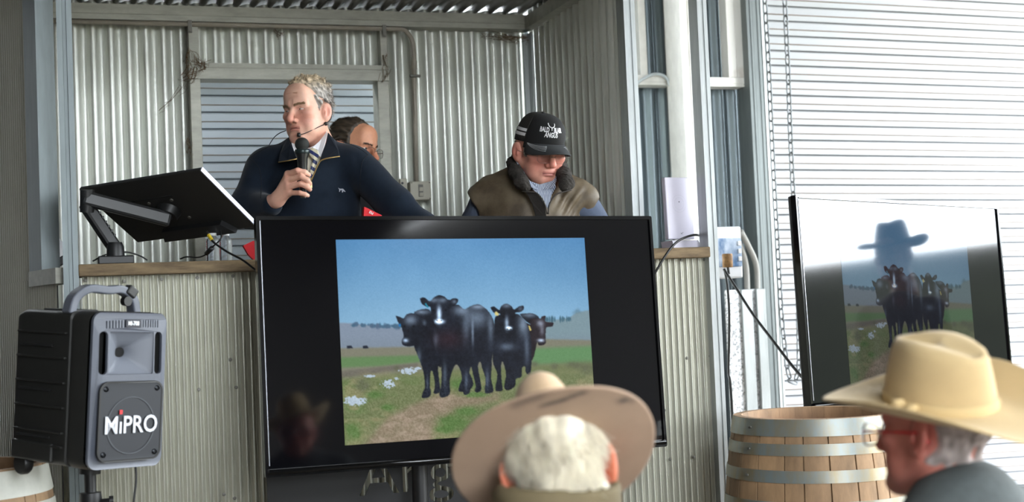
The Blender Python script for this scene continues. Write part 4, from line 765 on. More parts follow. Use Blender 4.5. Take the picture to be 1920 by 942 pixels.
def head_field(P, o):
    """P in head frame (metres; face to -y). o: options"""
    X = np.abs(P[:, 0]); Q = P.copy(); Q[:, 0] = X; w = o.get('wide', 1.)
    d = ell(P, (0, .018, .036), (.0765*w, .096, .087))
    d = su(d, ell(P, (0, -.034, -.018), (.0635*w, .058, .088)), .03)
    d = su(d, cap(Q, (.052*w, .004, -.052), (.018, -.074, -.098), .023, .021), .03)
    d = su(d, ell(Q, (.040*w, -.052, -.058), (.022, .024, .034)), .022)
    d = su(d, ell(P, (0, -.082, -.099), (.024, .016, .017)), .016)
    d = su(d, ell(Q, (.045*w, -.062, -.016), (.024, .022, .018)), .018)
    d = su(d, cap(Q, (.010, -.0885, .018), (.047, -.072, .017), .0115, .0095), .010)
    d = su(d, ell(P, (0, -.066, .055), (.052, .027, .040)), .03)
    d = sub(d, ell(Q, (.0315, -.0945, -.0005), (.0170, .0165, .0100)), .008)
    # nose
    d = su(d, chain(P, [V3(0, -.0885, .012), V3(0, -.104, -.014), V3(0, -.1155, -.033)], [.0085, .0100, .0132], .006), .008)
    d = su(d, ell(Q, (.0135, -.1005, -.0385), (.0090, .0115, .0082)), .005)
    d = sub(d, ell(Q, (.0075, -.1085, -.0465), (.0035, .005, .003)), .002)
    # mouth area, lips
    d = su(d, ell(P, (0, -.079, -.068), (.028, .019, .022)), .014)
    mz = -.068+o.get('mouth', 0)
    bend = lambda x: x*x*10
    L = P.copy(); L[:, 1] = P[:, 1]-bend(P[:, 0])*1.1; L[:, 2] = P[:, 2]+bend(P[:, 0])*o.get('frown', .3)
    d = su(d, ell(L, (0, -.0940, mz+.0048), (.023, .0062, o.get('lip_t', .0044))), .005)
    d = su(d, ell(L, (0, -.0935, mz-.0058), (.020, .0068, o.get('lip_t', .0044)*1.2)), .005)
    d = sub(d, ell(L, (0, -.1025, mz), (.027, .0085, .0012)), .0022)
    d = sub(d, cap(Q, (.021, -.101, -.036), (.036, -.090, -.070), .0020), .006); d = sub(d, cap(Q, (.018, -.0925, -.012), (.036, -.0865, -.016), .0012), .005); d = sub(d, cap(Q, (.006, -.0985, .018), (.004, -.0985, .032), .0008), .004)      # smile fold
    d = sub(d, ell(P, (0, -.0985, -.084), (.02, .008, .005)), .008)
    # lids and eye opening
    ap = o.get('eye', .0042)
    lid = ell(Q, (.0315, -.0735, .0005), (.0165, .0135, .0128)); d = su(d, lid, .0025)
    E = Q-V3(.0315, 0, .0); slot = np.abs(E[:, 2]-.0003+E[:, 0]*.03)-ap*np.clip(1-(E[:, 0]/.0145)**2, 0, 1)
    d = np.where((Q[:, 1] < -.067) & (np.abs(E[:, 0]) < .0145), np.maximum(d, -np.maximum(slot, np.sqrt(((Q-V3(.0315, -.0735, .0005))**2).sum(-1))-.0165)), d)
    for k in range(o.get('brow_lines', 0)): d = sub(d, cap(P, (-.026, -.0965+.006*k, .046+.013*k), (.024, -.0965+.006*k, .044+.013*k), .0009), .007)
    # ears
    ea = o.get('ear', 1.); Re = np.array(Matrix.Rotation(-.42, 3, 'Z') @ Matrix.Rotation(-.18, 3, 'X')); c = V3(.080*w+o.get('ear_out', 0), .014, -.012)
    e = ell(Q, c, (.0085, .0215*ea, .0345*ea), Re); e = su(e, ell(Q, c+V3(-.002, -.006, -.025), (.007, .010, .011), Re), .006)
    e = sub(e, ell(Q, c+V3(.008, -.004, -.001), (.0062, .0095, .0165), Re), .004); e = su(e, ell(Q, c+V3(.002, -.012, -.004), (.005, .004, .008), Re), .004)
    d = su(d, e, .006)
    # neck
    if o.get('neck', True):
        nb = o.get('neck_to', V3(0, .055, -.20)); d = su(d, cap(P, (0, .022, -.07), nb, .056*w, o.get('neck_r', .062)), .03)
        d = su(d, ell(P, (0, -.045, -.105), (.036, .035, .018)), .02)
    return d
def head_colour(p, o):
    x = np.abs(p[:, 0]); c = np.tile(np.array(o.get('skin', (205, 155, 132)), float), (len(p), 1)); red = np.array(o.get('red', (196, 112, 98)), float)
    def mix(m, t): nonlocal c; m = np.clip(m, 0, 1)[:, None]; c = c*(1-m)+np.array(t, float)*m
    g = lambda cx, cy, cz, r: np.exp(-(((x-cx)**2+(p[:, 1]-cy)**2+(p[:, 2]-cz)**2)/(r*r)))
    mix(.50*g(.042, -.082, -.034, .036)+.75*g(0, -.115, -.034, .018)+.55*g(.085, .014, -.012, .030)+.35*g(0, -.09, -.1, .02)+.3*g(.03, .0, -.13, .05), red)
    L = p[:, 2]+x*x*10*o.get('frown', .3)-(-.068+o.get('mouth', 0)); lip = (np.abs(L) < .0105) & (x < .024) & (p[:, 1] < -.083); mix(lip*.5*np.clip(1-(np.abs(L)/.0105)**4, 0, 1), o.get('lip', (166, 88, 82)))
    mix(sst(-.075, -.095, p[:, 2])*.25*(p[:, 1] < .0), (176, 128, 112))
    mix((np.abs(L) < .0012)*(x < .024)*(p[:, 1] < -.083)*.8, (92, 44, 42))
    mix(.35*g(.0315, -.088, -.010, .012)+.35*g(.018, -.09, .004, .007), (166, 104, 92))
    return c
def brow_tufts(Mx, o, name, parent, colr, n=120, seed=3):
    m = MB(); r = np.random.default_rng(seed)
    for s in (-1, 1):
        for k in range(n):
            t = r.random(); x = s*(.012+.036*t); z = .0128+.0050*math.sin(t*2.4)+r.normal(0, .0020); ys = np.linspace(-.13, -.05, 60); dd = head_field(np.stack([0*ys+x, ys, 0*ys+z], 1), o); y = ys[np.argmax(dd < 0)]
            a = V3(x, y, z); b = a+V3(s*(.004+.003*t), -.0018+.004*t, .0018+.001*r.normal()); m.tube([Mx(a), Mx((a+b)/2+V3(0, -.001, .0006)), Mx(b)], [.0006, .0006, .0002], 3, False)
    return m.build(name, mat('eyebrow_'+'_'.join(map(str, colr)), colr, .7), parent)
def eyes(Mx, o, parent, iris=(96, 104, 110), look=0.):
    for s in (-1, 1):
        V = []; F = []; C = []; n = 16; c = V3(s*.0315, -.0720, .0005); f = V3(math.sin(look), -math.cos(look), 0); a = V3(f[1], -f[0], 0); b = V3(0, 0, 1)
        for i in range(n+1):
            t = math.pi*i/n
            for j in range(20):
                u = 2*math.pi*j/20; q = c+.0128*(f*math.cos(t)+(a*math.cos(u)+b*math.sin(u))*math.sin(t)); V.append(Mx(q)); C.append(lin((14, 12, 12) if t < .2 else iris if t < .48 else (216, 205, 198)))
        F = [(i*20+j, i*20+(j+1) % 20, (i+1)*20+(j+1) % 20, (i+1)*20+j) for i in range(n) for j in range(20)]
        obj('eyeball', V, F, EYE, parent, True, col=C)
def strands(name, roots, dirs, length, m, parent, col, rad=.00045, seg=4, droop=0., wave=.3, seed=1):
    """many fine hairs as one mesh; each a tapered three sided tube"""
    r = np.random.default_rng(seed); N = len(roots); L = length*r.uniform(.7, 1.25, N); dirs = dirs/np.linalg.norm(dirs, axis=1)[:, None]
    side = np.cross(dirs, r.normal(size=(N, 3))); side /= np.linalg.norm(side, axis=1)[:, None]; up = np.cross(side, dirs); V = np.zeros((N, seg+1, 3, 3)); w = r.normal(size=(N, 1))*wave
    for i in range(seg+1):
        t = i/seg; p = roots+dirs*(L*t)[:, None]+side*w*(L*t*t)[:, None]+V3(0, 0, -droop)*(L*t*t)[:, None]; rr = rad*(1-.75*t)
        for j in range(3): a = 2*math.pi*j/3; V[:, i, j] = p+(side*math.cos(a)+up*math.sin(a))*rr
    b = (np.arange(N)*(seg+1)*3)[:, None, None, None]; i = np.arange(seg)[None, :, None, None]; j = np.arange(3)[None, None, :, None]; j2 = (j+1) % 3
    F = np.concatenate([b+i*3+j, b+i*3+j2, b+(i+1)*3+j2, b+(i+1)*3+j], 3).reshape(-1, 4)
    C = np.repeat(col, (seg+1)*3, 0); return np_obj(name, V.reshape(-1, 3), F, m, parent, C)
def rel(root, V): return np.asarray(V)-np.array(root.location)
def patch(name, pts, th, m, parent, bev=.0, sub_=0, **k):
    """thin cloth piece: outline through picture points at given distances, thickness away from the viewer"""
    base = np.array(parent.location); A = [atd(*p) - base for p in pts]; B = [atd(p[0], p[1], p[2]+th)-base for p in pts]; n = len(pts)
    o = obj(name, A+B, [tuple(range(n))[::-1], tuple(range(n, 2*n))]+[(i, (i+1) % n, (i+1) % n+n, i+n) for i in range(n)], m, parent, **k)
    if bev: q = o.modifiers.new('bevel', 'BEVEL'); q.width = bev; q.segments = 2
    return o
def Dp(f, P): return f(np.atleast_2d(P))
# ------------------------------------------------------------------ the speaking man
NAVY = mat('navy_fleece_jumper', (23, 31, 42), .95, noise=.16, nscale=60, bump=.12, bscale=600, sheen=.10, spec=.1)
A1 = lambda px, py, d: atd(px, py, d)
def person(label, x, y, z): return thing('person', label, 'person', (x, y, z))
def speaker():
    hc = A1(577, 209, 5.0); R = rotm(-.83, .05, -.045); root = person('man in navy jumper speaking into a microphone behind the counter', hc[0], hc[1]+.02, ZP)
    o = dict(lip_t=.0034, neck_r=.050, eye=.0024, frown=.55, mouth=.002, brow_lines=2, ear=1.0, skin=(220, 174, 152), red=(208, 128, 114), neck_to=V3(.03, .05, -.16))
    s = 1.0; s = V3(.93, .93, 1.); Lc = lambda P: (P-hc) @ R/s; Mx = lambda q: hc+R @ (np.asarray(q)*s)-np.array(root.location)
    # arm holding the microphone
    W = A1(519, 376, 4.80); EL = A1(463, 400, 4.93); SH = A1(496, 308, 5.02)
    Kn = [A1(540, 327, 4.772), A1(539, 339, 4.762), A1(540, 351, 4.762), A1(543, 362, 4.770)]
    PIP = [A1(558, 320, 4.738), A1(564, 331, 4.735), A1(564, 345, 4.738), A1(562, 362, 4.742)]
    DIP = [A1(571, 323, 4.742), A1(576, 338, 4.738), A1(576, 350.5, 4.740), A1(572, 365, 4.746)]
    TIP = [A1(579, 328, 4.760), A1(581, 345, 4.757), A1(581, 355.5, 4.757), A1(577, 367, 4.762)]
    rr = [.0098, .0100, .0096, .0086]
    TH = [A1(528, 362, 4.80), A1(548, 340, 4.822), A1(562, 322, 4.838), A1(572, 312, 4.832)]
    def hand(P):
        d = chain(P, [EL, W], [.034, .027], .02)
        for k in range(4):
            d = su(d, cap(P, W+(Kn[k]-W)*.18, Kn[k], .017, .0115), .016)
        for k in range(4):
            q = chain(P, [Kn[k], PIP[k], DIP[k], TIP[k]], [rr[k]*1.12, rr[k], rr[k]*.95, rr[k]*.82], .004)
            d = su(d, q, .0035)
            d = su(d, np.sqrt(((P-Kn[k])**2).sum(-1))-rr[k]*1.2, .008)
        return su(d, chain(P, TH, [.018, .0125, .011, .0088], .008), .008)
    L_SH = A1(668, 305, 5.02); L_EL = A1(745, 385, 4.95); L_W = A1(805, 430, 4.95); L_H = A1(838, 455, 4.95)
    cz = zc1
    LF = [[L_H, L_H+V3(.03+.012*k, -.012-.004*k, -.005), np.array([L_H[0]+.06+.012*k-.004*k*k, L_H[1]-.03, cz+.010])] for k in range(4)]
    def lhand(P):
        d = cap(P, L_EL, L_W, .034, .027); d = su(d, cap(P, L_W, L_H, .027, .022), .02)
        for k in range(4): d = su(d, chain(P, [LF[k][0]+V3(0, .03-.018*k, 0), LF[k][1]+V3(0, .03-.018*k, 0), LF[k][2]+V3(0, .03-.018*k, 0)], [.012, .0095, .008], .004), .004)
        return su(d, chain(P, [L_W, L_H+V3(-.01, -.03, .0), L_H+V3(.03, -.05, -.01)], [.016, .012, .009], .006), .008)
    NB = A1(588, 316, 5.06)
    def core(P): return su(su(cap(P, NB, SH, .045, .036), cap(P, NB, L_SH, .045, .036), .03), su(cap(P, SH, EL, .04, .034), cap(P, L_SH, L_EL, .04, .034), .02), .02)
    hf = lambda P: head_field(Lc(P), o)
    f = lambda P: su(su(hf(P), core(P), .03), np.minimum(hand(P), lhand(P)), .01)
    lo = np.minimum.reduce([EL, SH, W, hc-.14, TIP[3], L_H-.09])-.05; hi = np.maximum.reduce([hc+.16, L_H+.16, L_EL])+.04; lo[2] = min(L_H[2], EL[2], cz)-.04
    V, F = field_mesh(f, lo, hi, .0026); p = Lc(V); C = head_colour(p, o)
    far = np.linalg.norm(p, axis=1) > .2; hcC = np.tile(np.array((218, 168, 146.)), (len(V), 1))
    for k in range(4):
        for q, r_ in ((Kn[k], .012), (PIP[k], .011)): m = np.exp(-((V-q)**2).sum(1)/r_**2)*.45; hcC = hcC*(1-m[:, None])+np.array((190, 116, 100))*m[:, None]
        nl = np.linalg.norm(V-(TIP[k]+V3(-.001, -.006, .002)), axis=1) < .0055; hcC[nl] = (216, 168, 154)
    C[far] = hcC[far]
    np_obj('body', rel(root, V), F, SKIN, root, lin(C))
    eyes(Mx, o, root, (92, 108, 118), -.5); brow_tufts(Mx, o, 'eyebrow', root, (140, 112, 84), 260)
    # hair: shell over the skull plus fine strands
    def region(p):
        fr = -.082+.60*np.clip(.105-p[:, 2], 0, .2)+.25*np.abs(p[:, 0])*(p[:, 2] > .05)
        fr = np.where(p[:, 2] < .045, -.046+.25*(.045-p[:, 2]), fr); fr = np.where(p[:, 2] < .0, .0+.9*(-p[:, 2]), fr)
        side = sst(0, .016, p[:, 1]-fr); bot = sst(-.075, -.058, p[:, 2]+.35*(.06-p[:, 1]).clip(0, .05)); er = sst(.030, .036, np.sqrt(((np.abs(p[:, 0])-.083)/1.)**2+(p[:, 1]-.012)**2+((p[:, 2]+.014)*.85)**2)); return side*bot*er
    bun = lambda p: .0042*sn(p*np.array([1, 1, 1.]), 170, 11, 7)+.0030*sn(p, 330, 12, 7)
    def hair(P):
        p = Lc(P); return hf(P)-(region(p)*(.0085+.005*sst(.05, .11, p[:, 2])+bun(p))-.004)
    V, F = field_mesh(hair, hc-.15, hc+.16, .0026); p = Lc(V); keep = region(p) > .02; F = F[keep[F].any(1)]
    top = sst(.06, .12, p[:, 2])[:, None]; front = sst(-.02, -.08, p[:, 1])[:, None]; base = np.array((150, 144, 138.))*(1-top)+np.array((178, 160, 134.))*top; base = base*(1-.5*front)+np.array((192, 168, 136.))*.5*front
    C = np.clip(base*(1+.20*sn(p, 420, 31, 8)[:, None]), 20, 250)
    ho = np_obj('hair', rel(root, V), F, HAIR, root, lin(C))
    ix = rng.choice(np.flatnonzero(region(p) > .4), 5200); nrm = (p[ix]-V3(0, .02, .03)); nrm /= np.linalg.norm(nrm, axis=1)[:, None]
    flow = np.stack([.25*np.sign(p[ix, 0])+.5*sn(p[ix], 60, 41), .5+.2*sn(p[ix], 60, 42), -.55+.9*sst(.07, .12, p[ix, 2])+.3*sn(p[ix], 60, 43)], 1); dr = flow+nrm*(.10+.18*sst(.07, .12, p[ix, 2]))[:, None]
    strands('hair_strands', rel(root, V[ix]), dr @ R.T, .0095, HAIR, ho, lin(np.clip(C[ix]*rng.uniform(.7, 1.3, (len(ix), 1)), 10, 250)), rad=.0006, droop=.2, wave=.8)
    # jumper
    ch = A1(584, 385, 5.03); be = A1(584, 520, 5.04)
    def jumper(P):
        d = su(cap(P, A1(510, 312, 5.03), A1(652, 302, 5.05), .068, .066), ell(P, ch, (.185, .125, .24)), .06)
        d = su(d, ell(P, be, (.185, .135, .30)), .08); d = su(d, cap(P, A1(583, 287, 5.06), A1(584, 300, 5.06), .075, .09), .05)
        ar = chain(P, [A1(497, 318, 5.03), A1(467, 388, 4.95), A1(508, 385, 4.83)], [.074, .064, .042], .03)
        ar = su(ar, chain(P, [A1(664, 312, 5.03), A1(735, 378, 4.98), A1(796, 423, 4.95)], [.076, .062, .046], .03), .03)
        d = su(d, ar, .03)
        wr = .0065*np.sin(P@(A1(560, 400, 5)-A1(500, 330, 5))*260+3*sn(P, 14, 61))*np.exp(-(((P-A1(478, 375, 4.9))/.10)**2).sum(1))
        wr = wr+.0070*np.sin(P@(A1(790, 400, 5)-A1(700, 330, 5))*150+2.5*sn(P, 12, 63))*np.exp(-(((P-A1(770, 395, 4.9))/.11)**2).sum(1))
        wr = wr+.0055*sn(P, 24, 62, 6, (1, 1, .35))
        d = d+wr
        d = sub(d, chain(P, [A1(668, 292, 4.955), A1(673, 330, 4.925), A1(677, 410, 4.905)], [.004, .006, .010], .01), .022)
        ho_ = cap(P, A1(583, 262, 5.0), A1(586, 290, 4.98), .067, .058); d = sub(d, ho_, .006)
        vv = cap(P, A1(585, 285, 4.90), A1(582, 334, 4.86), .040, .004); d = sub(d, vv, .006)
        return sub(d, cap(P, A1(522, 376, 4.79), A1(545, 366, 4.755), .031, .036), .004)
    lo = np.minimum.reduce([A1(420, 560, 5.0), A1(560, 600, 4.8)]); hi = A1(850, 250, 5.3); V, F = field_mesh(jumper, [A1(425, 300, 5)[0], A1(580, 300, 4.68)[1], 1.40], [A1(840, 300, 5)[0], A1(580, 300, 5.28)[1], A1(580, 240, 5)[2]], .0046)
    np_obj('jumper', rel(root, V), F, NAVY, root)
    SEAM = mat('dark_navy_seam', (12, 17, 24), .95)
    def hit(px, py):
        ds = np.linspace(4.6, 5.3, 700); P = np.array([A1(px, py, d) for d in ds]); k = np.argmax(jumper(P) < 0); return P[k]-ray(px, py)*.0004
    for i, pts_ in enumerate((((466, 297), (478, 305), (487, 320), (490, 345), (489, 372)), ((690, 291), (680, 302), (676, 325), (675, 350), (674, 395)), ((527, 270), (505, 275), (482, 287), (467, 297)), ((633, 263), (655, 270), (676, 280), (690, 291)))):
        MB().tube([hit(*q)-np.array(root.location) for q in catmull([V3(*q, 0) for q in pts_], 8) for q in [(q[0], q[1])]], .0014, 5).build('seam', SEAM, root, smooth=True)
    # cuff, open collar flaps with a gold zip
    ZIP = mat('brass_zip', (178, 150, 96), .35, .7)
    dn = lambda a: [(x, y, z) for x, y, z in a]
    c_l = dn([(541, 258, 4.955), (546, 272, 4.915), (557, 297, 4.868), (540, 301, 4.862), (522, 304, 4.868), (525, 288, 4.90), (531, 272, 4.945)])
    c_r = dn([(615, 248, 4.965), (611, 268, 4.93), (603, 290, 4.885), (599, 303, 4.862), (606, 299, 4.860), (618, 296, 4.862), (637, 293, 4.872), (634, 280, 4.90), (627, 262, 4.945)])
    patch('collar_flap', c_l, .012, NAVY, root, .003); patch('collar_flap', c_r, .012, NAVY, root, .003)
    b = np.array(root.location)
    MB().tube([A1(x, y, d)-b for x, y, d in ((522, 304.5, 4.862), (540, 301.5, 4.857), (557, 298, 4.862))], .0022, 6).build('zip', ZIP, root, smooth=True, label='gold zip edge')
    MB().tube([q-b for q in catmull([A1(583, 339, 4.858), A1(588, 328, 4.857), A1(594, 314, 4.855), A1(600, 303, 4.855), A1(607, 299, 4.854), A1(620, 296, 4.856), A1(637, 293.5, 4.866)], 5)], .0024, 6).build('zip', ZIP, root, smooth=True, label='gold zip edge')
    MB().box(tuple(A1(583, 347, 4.862)-b), (.008, .006, .024), bev=.002).build('zip_pull', ZIP, root)
    SHT = mat('white_shirt', (226, 226, 230), .7, bump=.1, bscale=300)
    patch('shirt_collar', dn([(544, 262, 4.958), (546, 268, 4.935), (551, 282, 4.90), (558, 299, 4.880), (566, 290, 4.885), (570, 280, 4.905), (560, 272, 4.93)]), .01, SHT, root, .002)
    patch('shirt_collar', dn([(613, 245, 4.975), (614, 252, 4.955), (607, 283, 4.905), (601, 296, 4.882), (594, 286, 4.885), (586, 277, 4.90), (574, 280, 4.905), (592, 272, 4.93), (606, 258, 4.962)]), .01, SHT, root, .002)
    patch('shirt_front', dn([(552, 280, 4.915), (572, 276, 4.925), (604, 282, 4.915), (600, 303, 4.887), (584, 340, 4.868), (572, 340, 4.868), (560, 303, 4.887)]), .006, mat('cream_shirt', (206, 200, 182), .7), root)
    TIE = mat('striped_tie', (36, 46, 92), .5)
    nt = TIE.node_tree; tc = nt.nodes.new('ShaderNodeTexCoord'); mp = nt.nodes.new('ShaderNodeMapping'); mp.inputs['Rotation'].default_value = (0, math.radians(-38), 0); wv = nt.nodes.new('ShaderNodeTexWave'); wv.bands_direction = 'Z'; wv.inputs['Scale'].default_value = 13
    rp = nt.nodes.new('ShaderNodeValToRGB'); rp.color_ramp.interpolation = 'CONSTANT'; rp.color_ramp.elements[0].color = (*lin((34, 44, 92)), 1); rp.color_ramp.elements[1].color = (*lin((206, 198, 172)), 1); rp.color_ramp.elements[1].position = .5
    nt.links.new(tc.outputs['Object'], mp.inputs[0]); nt.links.new(mp.outputs[0], wv.inputs[0]); nt.links.new(wv.outputs['Fac'], rp.inputs[0]); nt.links.new(rp.outputs[0], nt.nodes['Principled BSDF'].inputs['Base Color'])
    ti = patch('tie', dn([(577, 279, 4.893), (586, 277, 4.890), (596, 281, 4.892), (598, 290, 4.884), (596, 299, 4.876), (594, 308, 4.866), (584, 338, 4.856), (579, 332, 4.858), (583, 312, 4.864), (587, 300, 4.872), (580, 291, 4.882)]), .012, TIE, root, .003)
    LOGO = mat('pale_embroidery', (150, 152, 162), .7)
    patch('embroidered_dog', dn([(634, 352, 4.888), (637, 354, 4.888), (643, 354, 4.888), (646, 357, 4.888), (648, 360, 4.888), (646, 360, 4.888), (644, 358, 4.888), (643, 361, 4.888), (641, 361, 4.888), (641, 357, 4.888), (638, 357, 4.888), (637, 360, 4.888), (636, 360, 4.888), (636, 356, 4.888)]), .02, LOGO, root)
    # headset
    hp = lambda q: Mx(np.array(q))
    MB().tube(catmull([hp((.083, .012, .030)), hp((.088, .03, .005)), hp((.086, .03, -.035)), hp((.078, -.0, -.055)), hp((.066, -.045, -.072)), hp((.045, -.085, -.088)), hp((.028, -.102, -.093))], 6), .0016, 6).lathe([(.0001, -.006), (.006, -.006), (.007, 0), (.006, .008), (.0001, .009)], 10, T(hp((.026, -.104, -.094)))).tube([hp((.080, -.004, -.052)), hp((.080, .004, -.060))], .005, 8).build('headset_microphone', BLK, root, smooth=True, label='thin black headset microphone')
    MB().tube([q-b for q in catmull([A1(536, 245, 5.03), A1(524, 250, 5.05), A1(514, 258, 5.06), A1(506, 270, 5.05), A1(500, 282, 5.02)], 6)], .0016, 6).build('headset_cable', CABLE, root, smooth=True)
    # trousers down to the rostrum
    hx = be-V3(0, 0, .18)
    def legs(P):
        d = None
        for s_ in (-1, 1):
            q = chain(P, [np.array([hx[0]+s_*.09, hx[1], hx[2]]), np.array([hx[0]+s_*.10, hx[1]-.01, 1.0]), np.array([hx[0]+s_*.10, hx[1], ZP+.06])], [.115, .085, .062], .03); q = su(q, cap(P, (hx[0]+s_*.10, hx[1]-.12, ZP+.045), (hx[0]+s_*.10, hx[1]+.03, ZP+.045), .042, .045), .02); d = q if d is None else su(d, q, .04)
        return d
    V, F = field_mesh(legs, [hx[0]-.3, hx[1]-.25, ZP-.02], [hx[0]+.3, hx[1]+.25, hx[2]+.12], .012); V[:, 2] = np.maximum(V[:, 2], ZP+.001); np_obj('trousers', rel(root, V), F, mat('dark_trousers', (44, 44, 48), .85), root)
    # microphone, a thing of its own held in the hand
    mt, mb = A1(566, 264, 4.775), A1(568.5, 366, 4.772); ax = Vector(mt-mb).normalized(); L = np.linalg.norm(mt-mb)
    mi = placed('microphone', 'black handheld microphone held in the hand of the navy jumper man', 'microphone', tuple(mb)); Rm = Vector((0, 0, 1)).rotation_difference(ax).to_matrix().to_4x4()
    MB().lathe([(.001, -.004), (.011, -.004), (.0125, .002), (.0125, .03), (.0155, .07), (.0185, L-.062), (.0235, L-.046), (.0235, L-.040), (.001, L-.040)], 28, Rm).build('mic_body', mat('satin_black', (20, 21, 22), .3), mi, smooth=40)
    MB().lathe([(.0243, L-.046), (.0258, L-.042), (.0258, L-.034), (.0243, L-.031)], 28, Rm, cap=False).build('collar_ring', mat('dark_green_ring', (34, 46, 46), .3, .4), mi, smooth=40)
    MG = mat('mic_mesh', (44, 46, 44), .55, .4, bump=1.0, bscale=900)
    MB().lathe([(.001, L-.036), (.0245, L-.034)]+[(.0248*math.cos(t), L-.012+.0235*math.sin(t)) for t in np.linspace(-.75, 1.5, 12)]+[(.0001, L+.0115)], 28, Rm).build('mic_grille', MG, mi, smooth=True)
    MB().lathe([(.001, -.01), (.0095, -.01), (.0095, -.003), (.001, -.003)], 16, Rm).build('end_cap', SCREW, mi)
    return root
speaker()
# ------------------------------------------------------------------ glasses, caps and hats (worn: parts of the person)
def glasses(Mx, parent, m, arm_m, z=.0, y=-.100, w=.026, h=.017, lens=True, label=None, r=.0011):
    g = MB()
    for s in (-1, 1):
        P = [Mx((s*.0335+w*math.copysign(abs(math.cos(a))**.7, math.cos(a)), y+.006*abs(math.cos(a))*(1 if s*math.cos(a) > 0 else 0), z+h*math.copysign(abs(math.sin(a))**.7, math.sin(a)))) for a in np.linspace(0, 2*math.pi, 25)]; g.tube(P, r, 6, False)
    g.tube([Mx((-.009, y, z+.004)), Mx((0, y-.003, z+.007)), Mx((.009, y, z+.004))], r, 6)
    o = g.build('glasses', m, parent, smooth=True, label=label)
    for s in (-1, 1):
        MB().tube([Mx((s*(.0335+w), y+.006, z+.006)), Mx((s*.074, y+.03, z+.006)), Mx((s*.086, -.01, z+.006)), Mx((s*.0865, .018, z+.006)), Mx((s*.083, .035, z-.012))], r*1.4, 6).build('temple', arm_m, o, smooth=True)
        if lens:
            V = [Mx((s*.0335+w*.97*q*math.copysign(abs(math.cos(a))**.7, math.cos(a)), y+.0006+dy, z+h*.97*q*math.copysign(abs(math.sin(a))**.7, math.sin(a)))) for dy in (0, .0012) for q in (1,) for a in np.linspace(0, 2*math.pi, 24, endpoint=False)]
            obj('lens', V, [tuple(range(24)), tuple(range(47, 23, -1))]+[(k, (k+1) % 24, (k+1) % 24+24, k+24) for k in range(24)], mat('clear_lens', (250, 250, 250), .02, trans=1., ior=1.12, spec=.6), o)
    return o
FELTM = dict(rough=.9, noise=.07, nscale=14, bump=.25, bscale=500, sheen=.15)
def hat(Mx, name, parent, m, label, pitch=0., roll=0., z0=.045, H=.122, rx=.175, ry=.195, side=.03, dip=.012, flip=.0, band=None, bandm=None, marks=None, dent=.030, off=.012, colf=None, ax=.083, by=.104, taper=.14, slope=0.):
    Rh = Matrix.Rotation(pitch, 3, 'X') @ Matrix.Rotation(roll, 3, 'Y'); G = lambda q: Mx(np.array((0, off, z0))+np.array(Rh @ Vector(q)))
    nt_ = 72; V = []; C = []
    prof = [(1, 0), (1.0, .12), (.985, .3), (.965, .5), (.94, .7), (.915, .85), (.87, .95), (.78, 1.0), (.6, 1.0), (.4, 1.0), (.2, 1.0), (.02, 1.0)]
    for k, (f, t) in enumerate(prof):
        for j in range(nt_):
            a = 2*math.pi*j/nt_; sx, cy = math.sin(a), -math.cos(a); fr = max(0, -cy); pin = 1-.30*max(0, min(1, (t-.35)/.6))*fr**1.5
            x = ax*f*(1-(taper*t))*sx*pin; y = by*f*(1-taper*.6*t)*cy; z = H*t
            if k >= 7: z -= dent*math.exp(-(x/.026)**2)*(1-.25*fr)*min(1, (1-f)*4.5) - .004*(1-f)
            z += slope*y*t
            if t > .5: z -= .010*(t-.5)*2*fr**2
            V.append(G((x, y, z)))
    n = len(prof); F = [(i*nt_+j, i*nt_+(j+1) % nt_, (i+1)*nt_+(j+1) % nt_, (i+1)*nt_+j) for i in range(n-1) for j in range(nt_)]+[tuple((n-1)*nt_+j for j in range(nt_))]
    o = obj(name, V, F, m, parent, True, label=label); sd = o.modifiers.new('solid', 'SOLIDIFY'); sd.thickness = .003; sd.offset = -1
    V = []; C = []; nr = 22
    for k in range(nr+1):
        t = k/nr
        for j in range(nt_):
            a = 2*math.pi*j/nt_; sx, cy = math.sin(a), -math.cos(a); x = (ax+(rx-ax)*t)*sx; y = (by+(ry-by)*t)*cy
            z = side*abs(sx)**2.2*t**1.7 - dip*max(0, -cy)**2*t**1.3 - (dip-flip)*max(0, cy)**2*t**1.3 + .004*(1-t)**4
            z += .0035*math.sin(3*a+1.2)*t*t
            V.append(G((x, y, z))); C.append((sx, cy, t))
    F = [(i*nt_+j, (i+1)*nt_+j, (i+1)*nt_+(j+1) % nt_, i*nt_+(j+1) % nt_) for i in range(nr) for j in range(nt_)]
    b = obj('brim', V, F, m, o, True, col=colf(np.array(C)) if colf else None); sd = b.modifiers.new('solid', 'SOLIDIFY'); sd.thickness = .0038; sd.offset = 0; sd.use_rim = True
    if bandm:
        V = []
        for (f, t) in ((1.012, .0), (1.02, .02), (1.02, band), (1.004, band+.02)):
            for j in range(nt_):
                a = 2*math.pi*j/nt_; V.append(G((ax*f*(1-taper*t)*math.sin(a), -by*f*(1-taper*.6*t)*math.cos(a), H*t+.002)))
        obj('hat_band', V, [(i*nt_+j, i*nt_+(j+1) % nt_, (i+1)*nt_+(j+1) % nt_, (i+1)*nt_+j) for i in range(3) for j in range(nt_)], bandm, o, True)
    return o, G
